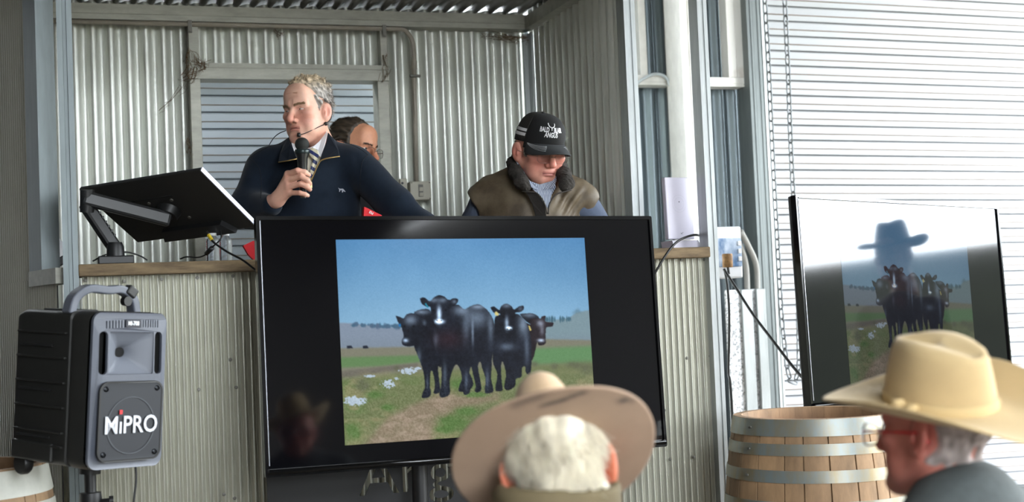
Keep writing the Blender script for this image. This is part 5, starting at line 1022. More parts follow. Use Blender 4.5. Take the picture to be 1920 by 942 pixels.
def baseball_cap(Mx, parent):
    BK = mat('black_cap_cotton', (20, 20, 21), .85, bump=.2, bscale=700); MS = mat('cap_mesh', (50, 48, 45), .8)
    nt = MS.node_tree; tc = nt.nodes.new('ShaderNodeTexCoord'); vo = nt.nodes.new('ShaderNodeTexVoronoi'); vo.inputs['Scale'].default_value = 330; vo.inputs['Randomness'].default_value = .15
    rp = nt.nodes.new('ShaderNodeValToRGB'); rp.color_ramp.elements[0].color = (*lin((74, 72, 66)), 1); rp.color_ramp.elements[1].color = (*lin((16, 16, 16)), 1); rp.color_ramp.elements[0].position = .25; rp.color_ramp.elements[1].position = .5
    nt.links.new(tc.outputs['Object'], vo.inputs['Vector']); nt.links.new(vo.outputs['Distance'], rp.inputs[0]); nt.links.new(rp.outputs[0], nt.nodes['Principled BSDF'].inputs['Base Color'])
    def S(a, t, e=0.):
        """a: angle from the front, t: 0 rim .. 1 top"""
        fr = .5+.5*math.cos(a); zr = .020+.017*fr; q = t*math.pi/2; f = math.cos(q)**.62 if t > 0 else 1.; zz = math.copysign(abs(math.sin(q))**.95, q)
        Hh = .130-zr; x = (.0835*f+e)*math.sin(a)*(1-.05*t); y = .012-(.1095*f+e)*math.cos(a); z = zr+Hh*zz+e*zz
        y += -.016*fr*math.sin(math.pi*min(1, t*1.25))*(1 if t < .8 else .6)
        return np.array((x, y, z))
    def part(a0, a1, na, m, nm, par, e=0., t0=0., t1=1., nt2=18, **k):
        V = [Mx(S(a0+(a1-a0)*i/na, t0+(t1-t0)*j/nt2, e)) for j in range(nt2+1) for i in range(na+1)]
        return obj(nm, V, [(j*(na+1)+i, j*(na+1)+i+1, (j+1)*(na+1)+i+1, (j+1)*(na+1)+i) for j in range(nt2) for i in range(na)], m, par, True, **k)
    A = 1.22
    o = part(-A, A, 30, BK, 'cap', parent, t0=-.13, label='black peaked cap with white lettering'); o.modifiers.new('s', 'SOLIDIFY').thickness = -.002
    part(A, 2*math.pi-A, 44, MS, 'mesh_back', o).modifiers.new('s', 'SOLIDIFY').thickness = -.0015
    WH = mat('white_cloth', (232, 232, 234), .8)
    for (t0, t1) in ((.12, .19), (.225, .295)):
        part(A+.02, A+.95, 12, WH, 'white_stripe', o, .0035, t0, t1, 3); part(-A-.95, -A-.02, 12, WH, 'white_stripe', o, .0035, t0, t1, 3)
    MB().lathe([(.0001, -.004), (.007, -.002), (.007, .002), (.004, .006), (.0001, .0065)], 14, T(Vector(Mx((0, .008, .131))))).build('button', BK, o, smooth=40)
    MB().tube([Mx(S(0, t, .0006)) for t in np.linspace(.05, .97, 16)], .0008, 5).build('seam', mat('grey_thread', (84, 84, 86), .8), o)
    # visor
    def VS(u, v):
        a = u*1.18; b = S(a, 0); w = .084*max(0, 1-abs(u)**2.1)**.75*v; x = b[0]*(1+.10*v*(1-abs(u)**4)); y = b[1]-w; z = b[2]-.016*v-.030*abs(u)**1.6*v; return np.array((x, y, z))
    nu_, nv_ = 36, 14; V = [Mx(VS(-1+2*i/nu_, j/nv_)) for j in range(nv_+1) for i in range(nu_+1)]
    vz = obj('visor', V, [(j*(nu_+1)+i, (j+1)*(nu_+1)+i, (j+1)*(nu_+1)+i+1, j*(nu_+1)+i+1) for j in range(nv_) for i in range(nu_)], mat('charcoal_cap_peak', (46, 48, 50), .85, bump=.2, bscale=700), o, True)
    q = vz.modifiers.new('s', 'SOLIDIFY'); q.thickness = .004
    TH_ = mat('pale_thread', (176, 178, 180), .8)
    for s in (-1, 1):
        for k in range(5):
            v0 = .30+.11*k; MB().tube([Mx(VS(s*(.96-.62*t*(1-.05*k)), .06+(v0)*math.sin(t*1.57)**.8)+V3(0, 0, .0032)) for t in np.linspace(0, 1, 10)], .0007, 4).build('stitch_line', TH_, o, smooth=True)
    def place(txt, size, cx, tz, xs=.72, bold=.0006):
        V, F = text_mesh(txt, size, .0005, bold=bold, xs=xs); W = []
        for (x, y, z) in V:
            a = (x+cx)/.094; t = tz+z/.135; W.append(Mx(S(a, t, 0.0034-y*.8)))
        return obj('lettering', W, F, WH, o)
    place('BALD', .0245, -.0475, .345, .62, .0006); place('BLAIR', .0245, .0095, .345, .58, .0008); place('ANGUS', .0235, -.0170, .215, .68, .0006)
    MB().tube([Mx(S((-.0180+.0155*math.sin(a))/.094, .53-.115*math.cos(a)*(1 if math.cos(a) > 0 else .35), .0034)) for a in np.linspace(-1.75, 1.75, 17)], .0016, 6).tube([Mx(S(-.0180/.094, t, .0034)) for t in (.42, .38, .335)], .0016, 6).build('horn_emblem', WH, o, smooth=True)
    return o
# ------------------------------------------------------------------ the man in the cap
def capman():
    hc = A1(1012, 281, 5.0); R = rotm(.13, .31, .03); root = person('man in black cap and brown vest looking down behind the counter', hc[0], hc[1]+.05, ZP)
    o = dict(eye=.0016, frown=.25, skin=(206, 150, 130), red=(192, 104, 92), wide=1.06, lip=(150, 80, 76), neck_to=V3(0, .075, -.15))
    Lc = lambda P: (P-hc) @ R; b = np.array(root.location); Mx = lambda q: hc+R @ np.asarray(q)-b
    NB = A1(1005, 345, 5.10); SL = A1(914, 368, 5.05); SR = A1(1080, 368, 5.06); EL_ = A1(885, 446, 5.10); ER = A1(1130, 446, 5.10); WL = A1(945, 452, 4.98); WR = A1(1075, 450, 4.98)
    def hf(P):      # the skull stays inside the cap
        L = Lc(P); d = head_field(L, o); return np.where(L[:, 2] > .028, np.maximum(d, ell(L, (0, .012, .036), (.0785, .1000, .094))), d)
    def hand(P, w, dirx):
        d = cap(P, w, w+V3(dirx*.05, -.05, 0), .028, .026)
        for k in range(4): q0 = w+V3(dirx*(.05+.004*k), -.05+.0*k, .022-.016*k); d = su(d, chain(P, [q0, q0+V3(dirx*.035, -.02, -.004), q0+V3(dirx*.055, -.012, -.02)], [.011, .0095, .008], .004), .005)
        return su(d, chain(P, [w+V3(dirx*.01, -.02, .02), w+V3(dirx*.045, -.05, .04)], [.014, .010], .005), .006)
    def f(P):
        d = su(hf(P), cap(P, NB, NB-V3(0, 0, .08), .07, .10), .04)
        for s_, e_, w_ in ((SL, EL_, WL), (SR, ER, WR)): d = su(d, su(cap(P, NB, s_, .05, .04), chain(P, [s_, e_, w_], [.042, .036, .028], .02), .02), .02)
        return su(d, np.minimum(hand(P, WL, .7), hand(P, WR, -.7)), .012)
    lo = np.minimum.reduce([EL_, WL, hc-.14])-.06; hi = np.maximum.reduce([hc+.15, ER])+.05; V, F = field_mesh(f, lo, hi, .0028); p = Lc(V); C = head_colour(p, o)
    np_obj('body', V-b, F, SKIN, root, lin(C)); eyes(Mx, o, root, (90, 96, 100)); brow_tufts(Mx, o, 'eyebrow', root, (120, 104, 92), 90, 5)
    # grey side hair under the cap
    reg = lambda p: sst(-.040, -.028, p[:, 1]+.35*np.abs(p[:, 2]-.03))*sst(-.030, -.014, p[:, 2]+.4*p[:, 1].clip(0, .05))*sst(.034, .040, np.sqrt((np.abs(p[:, 0])-.085)**2+(p[:, 1]-.012)**2+((p[:, 2]+.014)*.85)**2))*sst(.024, .014, p[:, 2])
    V, F = field_mesh(lambda P: hf(P)-(reg(Lc(P))*(.008+.003*sn(Lc(P), 260, 4))-.004), hc-.14, hc+.14, .0032); p = Lc(V); F = F[(reg(p) > .02)[F].any(1)]
    np_obj('hair', V-b, F, HAIR, root, lin(np.clip(np.array((160, 150, 138.))*(1+.22*sn(p, 420, 8)[:, None]), 20, 240)))
    baseball_cap(Mx, root)
    WIRE = mat('thin_wire_frame', (112, 102, 94), .35, .6); glasses(Mx, root, WIRE, WIRE, z=-.012, y=-.112, w=.027, h=.017, r=.0006, label='thin wire rimmed glasses')
    # sleeves, vest, collar, shirt
    SLV = mat('blue_grey_knit', (76, 86, 106), .9, noise=.12, nscale=70, bump=.4, bscale=420)
    def sleeves(P):
        d = None
        for s_, e_, w_ in ((SL, EL_, WL), (SR, ER, WR)): q = chain(P, [s_, e_, w_], [.060, .060, .044], .03); d = q if d is None else np.minimum(d, q)
        return d+.004*sn(P, 38, 71, 6, (1, 1, .5))
    V, F = field_mesh(sleeves, [SL[0]-.12, WL[1]-.10, min(EL_[2], WL[2])-.08], [SR[0]+.14, SL[1]+.10, SL[2]+.10], .0050); np_obj('sleeves', V-b, F, SLV, root)
    VST = mat('worn_brown_leather', (104, 92, 74), .55, rgb2=(74, 62, 48), nscale=11, bump=.3, bscale=60, spec=.35)
    ch = A1(1000, 420, 5.07)
    def vest(P):
        d = su(su(cap(P, NB+V3(0, .01, .0), SL+V3(.015, 0, .008), .072, .056), cap(P, NB+V3(0, .01, 0), SR+V3(-.012, 0, .008), .072, .056), .05), ell(P, ch, (.205, .150, .22)), .05)
        d = su(d, ell(P, ch-V3(0, 0, .2), (.20, .15, .28)), .06)
        for s_, e_, sg in ((SL, EL_, -1), (SR, ER, 1)): d = su(d, cap(P, s_, s_+(e_-s_)*.10+V3(sg*.010, 0, 0), .066, .070), .02); d = sub(d, cap(P, s_+(e_-s_)*.42+V3(sg*.06, 0, 0), e_+V3(sg*.02, 0, 0), .075, .085), .006)
        d = d+.0042*sn(P, 30, 81, 7, (1, 1, .45))+.0016*sn(P, 90, 82, 6)
        fold = np.exp(-(((P-A1(1075, 380, 4.95))/V3(.06, .1, .06))**2).sum(1))*.006*np.sin((P@V3(.8, 0, -.6))*190); d = d+fold
        return sub(d, chain(P, [A1(1016, 318, 5.02), A1(1024, 360, 4.92), A1(1027, 405, 4.90)], [.074, .030, .012], .02), .006)
    V, F = field_mesh(vest, [SL[0]-.10, ch[1]-.2, ch[2]-.42], [SR[0]+.11, ch[1]+.2, NB[2]+.10], .0052); np_obj('vest', V-b, F, VST, root)
    FLC = mat('dark_fleece', (50, 46, 42), .95, noise=.35, nscale=160, bump=.9, bscale=260, bdist=.004)
    def fleece(P):
        l_ = chain(P, [A1(1010, 300, 5.17), A1(972, 296, 5.12), A1(963, 306, 5.04), A1(967, 324, 4.96), A1(978, 342, 4.905), A1(987, 351, 4.892)], [.022, .022, .021, .023, .023, .015], .02)
        r_ = chain(P, [A1(1010, 300, 5.17), A1(1040, 302, 5.12), A1(1050, 312, 5.04), A1(1057, 328, 4.96), A1(1062, 344, 4.905), A1(1058, 352, 4.893)], [.022, .022, .021, .024, .024, .014], .02)
        d = np.minimum(l_, r_); return d+.0016*sn(P, 520, 91, 8)+.0008*sn(P, 160, 92, 6)
    cs = np.array([A1(x_, y_, d_) for x_ in (930, 1095) for y_ in (268, 375) for d_ in (4.84, 5.24)]); lo, hi = cs.min(0)-.01, cs.max(0)+.01; V, F = field_mesh(fleece, lo, hi, .0034); np_obj('fleece_collar', V-b, F, FLC, root)
    ST = mat('striped_shirt_cloth', (120, 140, 180), .8)
    nt = ST.node_tree; tc = nt.nodes.new('ShaderNodeTexCoord'); wv = nt.nodes.new('ShaderNodeTexWave'); wv.bands_direction = 'X'; wv.inputs['Scale'].default_value = 62; wv.inputs['Distortion'].default_value = .6
    rp = nt.nodes.new('ShaderNodeValToRGB'); rp.color_ramp.elements[0].color = (*lin((78, 94, 128)), 1); rp.color_ramp.elements[1].color = (*lin((200, 206, 218)), 1); rp.color_ramp.elements[0].position = .35; rp.color_ramp.elements[1].position = .6
    nt.links.new(tc.outputs['Object'], wv.inputs[0]); nt.links.new(wv.outputs['Fac'], rp.inputs[0]); nt.links.new(rp.outputs[0], nt.nodes['Principled BSDF'].inputs['Base Color'])
    dn = lambda *a: list(a)
    patch('shirt_front', dn((988, 338, 4.925), (1012, 346, 4.91), (1040, 338, 4.925), (1042, 352, 4.90), (1034, 366, 4.893), (1028, 392, 4.884), (1020, 384, 4.888), (1008, 364, 4.893), (994, 350, 4.90)), .006, ST, root, .001)
    patch('shirt_collar', dn((967, 299, 5.01), (970, 303, 4.985), (982, 322, 4.955), (994, 340, 4.915), (1004, 346, 4.905), (1012, 357, 4.90), (1000, 354, 4.893), (990, 346, 4.897), (978, 328, 4.93), (968, 310, 4.98)), .008, ST, root, .0015)
    patch('shirt_collar', dn((1043, 322, 4.97), (1042, 332, 4.945), (1030, 346, 4.91), (1022, 352, 4.903), (1014, 358, 4.90), (1026, 355, 4.893), (1038, 352, 4.893), (1043, 340, 4.91)), .008, ST, root, .0015)
    DK = mat('dark_vest_lining', (34, 30, 27), .95, bump=.6, bscale=300)
    patch('lining', dn((984, 358, 4.893), (1004, 360, 4.888), (1014, 372, 4.885), (1022, 386, 4.882), (1025, 410, 4.88), (1005, 410, 4.884), (998, 384, 4.886), (990, 368, 4.89)), .008, DK, root, .002)
    ZP_ = mat('dark_metal_zip', (72, 68, 64), .4, .7)
    MB().tube([q-b for q in catmull([A1(1072, 356, 4.878), A1(1058, 360, 4.874), A1(1044, 364, 4.872), A1(1035, 374, 4.872), A1(1030, 386, 4.872), A1(1028, 402, 4.872)], 5)], .0032, 6).build('zip', ZP_, root, smooth=True)
    MB().tube([q-b for q in catmull([A1(978, 359, 4.884), A1(990, 360, 4.880), A1(1004, 361, 4.880), A1(1014, 370, 4.878), A1(1022, 384, 4.876), A1(1026, 402, 4.874)], 5)], .0028, 6).build('zip', ZP_, root, smooth=True)
    # a tall man: the figure is built about its own base, then stands clear of the counter
    k = 1.055; base = V3(*root.location); nb = V3(base[0]*k, base[1]*k, CAM[2]+(ZP-CAM[2])*k); hx = ch-V3(0, 0, .46); legs_to(root, hx, mat('brown_trousers', (66, 58, 48), .85), ZP+(ZP-nb[2])/k)
    root.location = nb; root.scale = (k, k, k)
def legs_to(root, hx, m, z0=ZP):
    def legs(P):
        d = None
        for s_ in (-1, 1):
            q = chain(P, [np.array([hx[0]+s_*.09, hx[1], hx[2]]), np.array([hx[0]+s_*.10, hx[1]-.01, z0+.5]), np.array([hx[0]+s_*.10, hx[1], z0+.06])], [.115, .085, .062], .03); q = su(q, cap(P, (hx[0]+s_*.10, hx[1]-.12, z0+.045), (hx[0]+s_*.10, hx[1]+.03, z0+.045), .042, .045), .02); d = q if d is None else su(d, q, .04)
        return d
    V, F = field_mesh(legs, [hx[0]-.3, hx[1]-.25, z0-.02], [hx[0]+.3, hx[1]+.25, hx[2]+.12], .012); V[:, 2] = np.maximum(V[:, 2], z0+.001); np_obj('trousers', V-np.array(root.location), F, m, root)
capman()
# ------------------------------------------------------------------ the man half hidden behind the speaker
def hidden():
    hc = A1(662, 279, 5.62); R = rotm(.78, .14, .06); root = person('dark haired man in glasses half hidden behind the man with the microphone', hc[0], hc[1], ZP); b = np.array(root.location)
    o = dict(eye=.0036, skin=(210, 150, 118), red=(206, 124, 96), neck_to=V3(0, .04, -.17)); Lc = lambda P: (P-hc) @ R; Mx = lambda q: hc+R @ np.asarray(q)-b; hf = lambda P: head_field(Lc(P), o)
    sh = A1(655, 385, 5.66)
    f = lambda P: su(hf(P), cap(P, sh+V3(-.12, 0, 0), sh+V3(.12, 0, 0), .06), .05)
    V, F = field_mesh(f, np.minimum(hc-.15, sh-V3(.2, .1, .08)), np.maximum(hc+.15, sh+V3(.2, .1, .08)), .003); np_obj('body', V-b, F, SKIN, root, lin(head_colour(Lc(V), o)))
    eyes(Mx, o, root, (64, 48, 36)); brow_tufts(Mx, o, 'eyebrow', root, (60, 48, 38), 110, 9)
    def region(p):
        fr = -.050+.30*np.clip(.11-p[:, 2], 0, .2)+.5*np.abs(np.abs(p[:, 0])-.0)*0; fr = np.where(p[:, 2] < .055, -.034, fr); fr = np.where(p[:, 2] < 0, .0, fr)
        return sst(0, .014, p[:, 1]-fr)*sst(-.075, -.055, p[:, 2]+.3*(.06-p[:, 1]).clip(0, .05))*sst(.030, .036, np.sqrt((np.abs(p[:, 0])-.083)**2+(p[:, 1]-.012)**2+((p[:, 2]+.014)*.85)**2))
    V, F = field_mesh(lambda P: hf(P)-(region(Lc(P))*(.011+.003*sn(Lc(P), 240, 14, 6, (1, .4, 1)))-.004), hc-.15, hc+.15, .003); p = Lc(V); F = F[(region(p) > .02)[F].any(1)]
    C = np.clip(np.array((66, 56, 46.))*(1+.25*sn(p, 380, 18, 7, (1, .3, 1))[:, None]), 10, 160); ho = np_obj('hair', V-b, F, HAIR, root, lin(C))
    ix = rng.choice(np.flatnonzero(region(p) > .3), 2600); nrm = p[ix]-V3(0, .02, .03); nrm /= np.linalg.norm(nrm, axis=1)[:, None]; flow = np.stack([.5*np.ones(len(ix)), .6+0*p[ix, 0], -.5+.8*sst(.06, .12, p[ix, 2])], 1)+.1*rng.normal(size=(len(ix), 3))
    strands('hair_strands', V[ix]-b, (flow+nrm*.12) @ R.T, .020, HAIR, ho, lin(np.clip(C[ix]*rng.uniform(.7, 1.3, (len(ix), 1)), 5, 200)), rad=.0006, droop=.3, wave=.2)
    WIRE = MATS['thin_wire_frame']; glasses(Mx, root, WIRE, WIRE, z=-.012, y=-.112, w=.026, h=.018, label='thin dark rimmed glasses')
    def jumper(P):
        d = su(cap(P, sh+V3(-.15, 0, .01), sh+V3(.15, 0, .01), .075), ell(P, sh-V3(0, 0, .22), (.19, .13, .32)), .06)
        d = su(d, ell(P, sh-V3(0, 0, .45), (.18, .13, .25)), .05)
        for s_ in (-1, 1): d = su(d, chain(P, [sh+V3(s_*.17, 0, 0), sh+V3(s_*.2, .0, -.28), sh+V3(s_*.12, -.12, -.45)], [.07, .055, .04], .03), .03)
        return d+.003*sn(P, 30, 21)
    V, F = field_mesh(jumper, sh-V3(.32, .24, .75), sh+V3(.32, .2, .12), .009); np_obj('jumper', V-b, F, mat('black_jumper', (24, 24, 27), .9, noise=.1, nscale=40), root)
    legs_to(root, sh-V3(0, 0, .62), MATS['dark_trousers'])
hidden()
# ------------------------------------------------------------------ the two spectators in hats, close to the camera
def seated(root, hc, shz, face, m, wide=.42, coll=None):
    """jacket, trousers of a person sitting; face = unit vector of the way they look"""
    b = np.array(root.location); fx = np.array([face[0], face[1], 0.]); sd = np.array([-fx[1], fx[0], 0.]); n = np.array([hc[0], hc[1], shz])-fx*.05; up = V3(0, 0, 1)
    def jk(P):
        d = su(cap(P, n+sd*(wide/2-.08)-up*.05, n-sd*(wide/2-.08)-up*.05, .08), cap(P, n+up*.01, n-up*.05, .085, .12), .07)
        Rb = np.stack([sd, fx, up], 1); d = su(d, ell(P, n-up*.28, (wide/2-.01, .135, .34), Rb), .07); d = su(d, ell(P, n-up*.50+fx*.02, (wide/2-.02, .15, .20), Rb), .06)
        for s_ in (-1, 1): d = su(d, chain(P, [n+sd*s_*(wide/2-.04)-up*.06, n+sd*s_*(wide/2+.02)-up*.34, n+sd*s_*.12-up*.46+fx*.26], [.075, .06, .045], .03), .03)
        if coll is not None: d = su(d, coll(P), .012)
        return np.maximum(d+.004*sn(P, 26, 5), .40-P[:, 2])
    lo = n-V3(.45, .45, .80); hi = n+V3(.45, .45, .20); V, F = field_mesh(jk, lo, hi, .0085); np_obj('jacket', V-b, F, m, root)
    hp = np.array([n[0], n[1], .50])
    def tr(P):
        d = None
        for s_ in (-1, 1):
            k = hp+sd*s_*.13+fx*.42; q = chain(P, [hp+sd*s_*.09, k, np.array([k[0], k[1], .07])+fx*.02], [.11, .075, .058], .03); q = su(q, cap(P, np.array([k[0], k[1], .045])-fx*.02, np.array([k[0], k[1], .045])+fx*.14, .044, .04), .02); d = q if d is None else su(d, q, .04)
        return d
    V, F = field_mesh(tr, hp-V3(.62, .62, .52), hp+V3(.62, .62, .14), .014); V[:, 2] = np.maximum(V[:, 2], .001); np_obj('trousers', V-b, F, mat('denim', (52, 60, 78), .85), root)
    st_ = thing('stool', 'low timber stool under the spectator in the '+('taupe' if wide < .45 else 'cream')+' hat', 'stool', (hp[0], hp[1], 0))
    MB().box((0, 0, .365), (.34, .34, .03), bev=.005).build('seat', WOOD, st_)
    for sx in (-1, 1):
        for sy in (-1, 1): MB().box((sx*.13, sy*.13, .175), (.035, .035, .35)).build('leg', WOOD, st_)
def man_back():
    d0 = 2.45; hc = A1(1046, 884, d0); R = rotm(math.pi-.345, .50, .16); root = person('white haired spectator in marked taupe felt hat seen from behind', hc[0], hc[1], 0); b = np.array(root.location)
    o = dict(skin=(206, 128, 100), red=(214, 104, 74), ear=1.2, ear_out=.010, neck_to=V3(0, .03, -.20)); Lc = lambda P: (P-hc) @ R; Mx = lambda q: hc+R @ np.asarray(q)-b; hf = lambda P: head_field(Lc(P), o)
    fc = R @ V3(0, -1, 0); fc = fc[:2]/np.linalg.norm(fc[:2]); shz = hc[2]-.118; nk = np.array([hc[0], hc[1], shz])-np.array([*fc, 0])*.05
    o['neck_to'] = R.T @ (nk+V3(0, 0, .02)-hc)
    V, F = field_mesh(lambda P: su(hf(P), cap(P, nk, nk-V3(0, 0, .05), .06), .03), np.minimum(hc-.16, nk-.12), hc+.16, .0035); np_obj('body', V-b, F, SKIN, root, lin(head_colour(Lc(V), o))); eyes(Mx, o, root)
    def region(p): return sst(.086, .079, np.abs(p[:, 0]))*sst(-.02, .0, p[:, 1])*sst(-.095, -.072, p[:, 2]+.012*np.sin(p[:, 0]*140)+.010*sn(p, 80, 3))*sst(.040, .046, np.sqrt((np.abs(p[:, 0])-.092)**2+(p[:, 1]-.008)**2+((p[:, 2]+.014)*.85)**2))*sst(.07, .06, p[:, 2])
    V, F = field_mesh(lambda P: hf(P)-(region(Lc(P))*(.012+.004*sn(Lc(P), 170, 15, 7, (1, 1, .4)))-.004), hc-.15, hc+.15, .0034); p = Lc(V); F = F[(region(p) > .02)[F].any(1)]
    C = np.clip(np.array((236, 228, 208.))*(1+.05*sn(p, 260, 22, 7, (1, 1, .3))[:, None]), 60, 250); ho = np_obj('hair', V-b, F, HAIR, root, lin(C))
    ix = rng.choice(np.flatnonzero(region(p) > .3), 3600); nrm = p[ix]-V3(0, .02, .0); nrm /= np.linalg.norm(nrm, axis=1)[:, None]; fl = np.stack([.5*sn(p[ix], 60, 5), .2*nrm[:, 1], -1+0*p[ix, 0]], 1)
    strands('hair_strands', V[ix]-b, (fl+nrm*.22) @ R.T, .026, HAIR, ho, lin(np.clip(C[ix]*rng.uniform(.92, 1.08, (len(ix), 1)), 40, 255)), rad=.0007, droop=.1, wave=.4)
    def colf(c):
        a = np.degrees(np.arctan2(c[:, 0], c[:, 1])); t = c[:, 2]; base = np.tile(np.array((162, 135, 112.)), (len(c), 1))
        def mk(a0, t0, a1, t1, w, k):
            nonlocal base
            x = a; da, dt = a1-a0, t1-t0; s = np.clip(((x-a0)*da/900+(t-t0)*dt)/(da*da/900+dt*dt), 0, 1); dd = np.sqrt(((x-a0-s*da)/30)**2+(t-t0-s*dt)**2); m = (k*np.exp(-(dd/w)**2))[:, None]; base = base*(1-m)+np.array((62, 50, 42.))*m
        mk(4, .55, -8, .60, .055, .9); mk(-8, .60, -22, .86, .055, .95); mk(-48, .78, -53, .90, .07, .9); mk(20, .85, 4, .88, .11, .45); return lin(base)  # dark curved marks painted on the brim
    TA = mat('taupe_felt', (176, 148, 122), attr='col', **FELTM); TC = mat('taupe_felt_crown', (196, 166, 132), **FELTM)
    h, G = hat(Mx, 'felt_hat', root, TC, 'marked taupe felt hat', pitch=.22, roll=.02, z0=.026, H=.142, rx=.184, ry=.196, side=.006, dip=.006, flip=.002, colf=colf, dent=.0, taper=.40)
    bpy.data.objects[[c.name for c in h.children if c.name.startswith('brim')][0]].data.materials[0] = TA
    cz_ = np.array(A1(1040, 945, d0+.03))
    def coll(P):
        q = P-np.array([nk[0], nk[1], nk[2]+.055]); return np.abs(np.sqrt((q[:, 0]/1.15)**2+(q[:, 1])**2)-.088)-.012+np.maximum(0, np.abs(q[:, 2])-.04)
    seated(root, hc, shz, fc, mat('olive_jacket', (104, 92, 66), .85, noise=.12, nscale=30), .44, coll)
man_back()
def man_side():
    d0 = 2.5; hc = A1(1757, 803, d0); R = rotm(-.607-2.12, .02, -.06); root = person('spectator in cream cowboy hat and red armed glasses seen in profile', hc[0], hc[1], 0); b = np.array(root.location)
    o = dict(skin=(178, 112, 98), red=(166, 76, 68), wide=1.03, ear=1.05, neck_to=V3(0, .06, -.19)); Lc = lambda P: (P-hc) @ R; Mx = lambda q: hc+R @ np.asarray(q)-b; hf = lambda P: head_field(Lc(P), o)
    fc = R @ V3(0, -1, 0); fc = fc[:2]/np.linalg.norm(fc[:2]); shz = hc[2]-.150; nk = np.array([hc[0], hc[1], shz])-np.array([*fc, 0])*.05
    o['neck_to'] = R.T @ (nk+V3(0, 0, .02)-hc)
    V, F = field_mesh(lambda P: su(hf(P), cap(P, nk, nk-V3(0, 0, .05), .062), .03), np.minimum(hc-.16, nk-.12), hc+.16, .0035); np_obj('body', V-b, F, SKIN, root, lin(head_colour(Lc(V), o))); eyes(Mx, o, root); brow_tufts(Mx, o, 'eyebrow', root, (120, 104, 92), 80, 15)
    def region(p): return sst(-.008, .008, p[:, 1]+.2*(p[:, 2]-.03))*sst(-.085, -.05, p[:, 2])*sst(.032, .038, np.sqrt((np.abs(p[:, 0])-.085)**2+(p[:, 1]-.010)**2+((p[:, 2]+.014)*.85)**2))*sst(.012, .004, p[:, 2])
    V, F = field_mesh(lambda P: hf(P)-(region(Lc(P))*(.006+.002*sn(Lc(P), 260, 15, 7))-.004), hc-.15, hc+.15, .0034); p = Lc(V); F = F[(region(p) > .02)[F].any(1)]
    np_obj('hair', V-b, F, HAIR, root, lin(np.clip(np.array((150, 138, 134.))*(1+.14*sn(p, 300, 22, 7)[:, None]), 40, 250)))
    RD = mat('red_glasses_arm', (176, 24, 34), .35); g = glasses(Mx, root, mat('silver_lens_rim', (120, 122, 130), .2, .8), RD, z=-.012, y=-.120, w=.029, h=.021, label='glasses with red arms', r=.0019)
    CF_ = mat('cream_felt', (188, 163, 119), **FELTM)
    h, G = hat(Mx, 'cowboy_hat', root, CF_, 'cream cowboy hat', pitch=-.19, roll=.25, slope=-.12, z0=.042, off=.008, by=.107, H=.120, rx=.168, ry=.226, side=.045, dip=.022, flip=.004, band=.16, bandm=mat('cream_hat_band', (200, 174, 126), .8), dent=.012, taper=.15)
    MB().lathe([(.0001, -.006), (.011, -.004), (.013, .002), (.008, .008), (.0001, .009)], 14, T(Vector(G((.088, .0, .016))))).lathe([(.0001, -.006), (.013, -.004), (.014, .002), (.009, .009), (.0001, .010)], 14, T(Vector(G((.086, -.030, .018))))).build('band_bow', MATS['cream_hat_band'], h, smooth=True)
    seated(root, hc, shz, fc, mat('charcoal_wool_jacket', (66, 72, 72), .9, noise=.2, nscale=60, bump=.4, bscale=300), .47)
man_side()
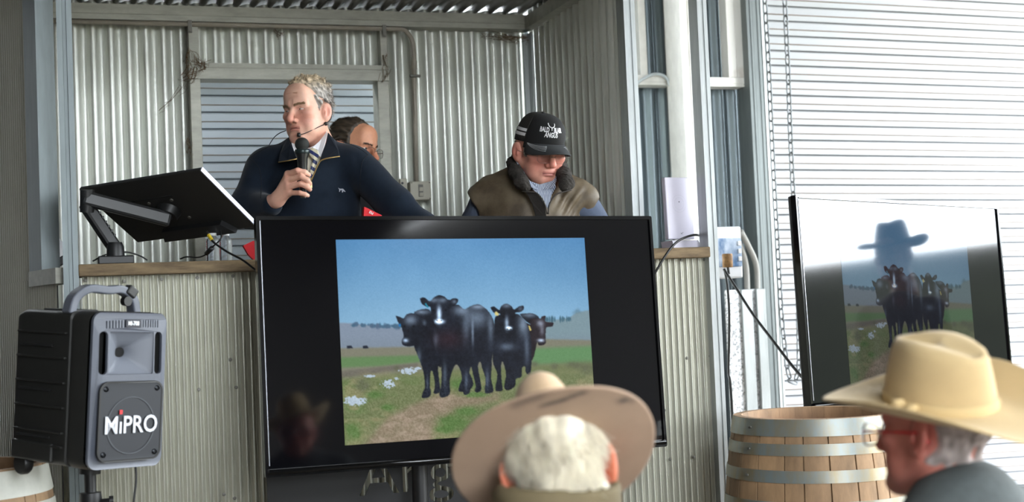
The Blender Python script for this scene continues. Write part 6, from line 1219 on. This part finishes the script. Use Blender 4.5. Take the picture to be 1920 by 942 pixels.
# ------------------------------------------------------------------ a bystander mirrored in the right screen, standing by the open side
def bystander():
    x, y = 4.42, 4.52; hc = V3(x, y, 1.62); R = rotm(-1.2, .05, 0); root = person('bystander in dark wide brimmed hat mirrored in the right television', x, y, 0); b = np.array(root.location)
    o = dict(skin=(150, 110, 94)); Lc = lambda P: (P-hc) @ R; Mx = lambda q: hc+R @ np.asarray(q)-b; n = hc-V3(0, 0, .24)
    V, F = field_mesh(lambda P: su(head_field(Lc(P), o), cap(P, n, n-V3(0, 0, .05), .06), .03), hc-V3(.15, .15, .34), hc+.16, .006); np_obj('body', V-b, F, SKIN, root, lin(head_colour(Lc(V), o)))
    hat(Mx, 'felt_hat', root, mat('dark_felt', (58, 50, 44), .9), 'dark wide brimmed hat', rx=.165, ry=.19, side=.03, H=.12)
    fx, sd = R @ V3(0, -1, 0), R @ V3(1, 0, 0)
    def jk(P):
        d = su(cap(P, n+sd*.15-V3(0, 0, .06), n-sd*.15-V3(0, 0, .06), .075), ell(P, n-V3(0, 0, .34), (.19, .15, .40)), .07)
        for s_ in (-1, 1): d = su(d, chain(P, [n+sd*s_*.18-V3(0, 0, .06), n+sd*s_*.23-V3(0, 0, .36), n+sd*s_*.2-V3(0, 0, .62)+fx*.06], [.07, .055, .045], .03), .03)
        return d
    V, F = field_mesh(jk, n-V3(.36, .36, .85), n+V3(.36, .36, .14), .011); np_obj('jacket', V-b, F, mat('dark_coat', (44, 44, 48), .9), root)
    legs_to(root, n-V3(0, 0, .62), MATS['dark_trousers'], 0)
bystander()
# ------------------------------------------------------------------ cobwebs and dirt strands
WEB = mat('brown_cobweb', (104, 84, 62), .95)
def cobweb(pts, Y, n, spread, seed, label):
    r = np.random.default_rng(seed); m = MB()
    for k in range(n):
        i = r.integers(len(pts)); j = r.integers(len(pts)); a = np.array(aty(*pts[i], Y)); c = np.array(aty(*pts[j], Y)); a = a+r.normal(0, spread, 3)*V3(1, .15, 1); c = (a+(c-a)*r.uniform(.3, 1))+r.normal(0, spread, 3)*V3(1, .15, 1); q = (a+c)/2+r.normal(0, spread*.7, 3)*V3(1, .2, 1)-V3(0, 0, .01)
        m.tube(catmull([a, q, c], 5), r.uniform(.0004, .0013), 3, False)
    return m.build('cobweb', WEB, label=label, cat='cobweb', kind='stuff')
cobweb([(355, 95), (362, 120), (352, 150), (372, 118), (358, 135), (385, 120)], YB-.06, 70, .014, 1, 'brown cobweb tangle at the upper left corner of the doorway frame')
cobweb([(350, 150), (330, 175), (312, 192), (300, 205)], YB-.03, 9, .008, 2, 'thin cobweb strands slanting left below the doorway corner')
cobweb([(720, 105), (728, 128), (724, 140), (716, 152)], YB-.06, 26, .006, 3, 'brown cobweb at the upper right corner of the doorway frame')
cobweb([(905, 66), (925, 70), (950, 68), (975, 74), (995, 72)], YB-.03, 40, .012, 4, 'cobweb strands under the beam near the box corner')
cobweb([(352, 262), (356, 285), (355, 275)], YB-.055, 22, .006, 5, 'small brown cobweb halfway down the left door jamb')
cobweb([(515, 57), (525, 66), (530, 62)], YB-.02, 14, .006, 6, 'small cobweb under the conduit above the doorway')
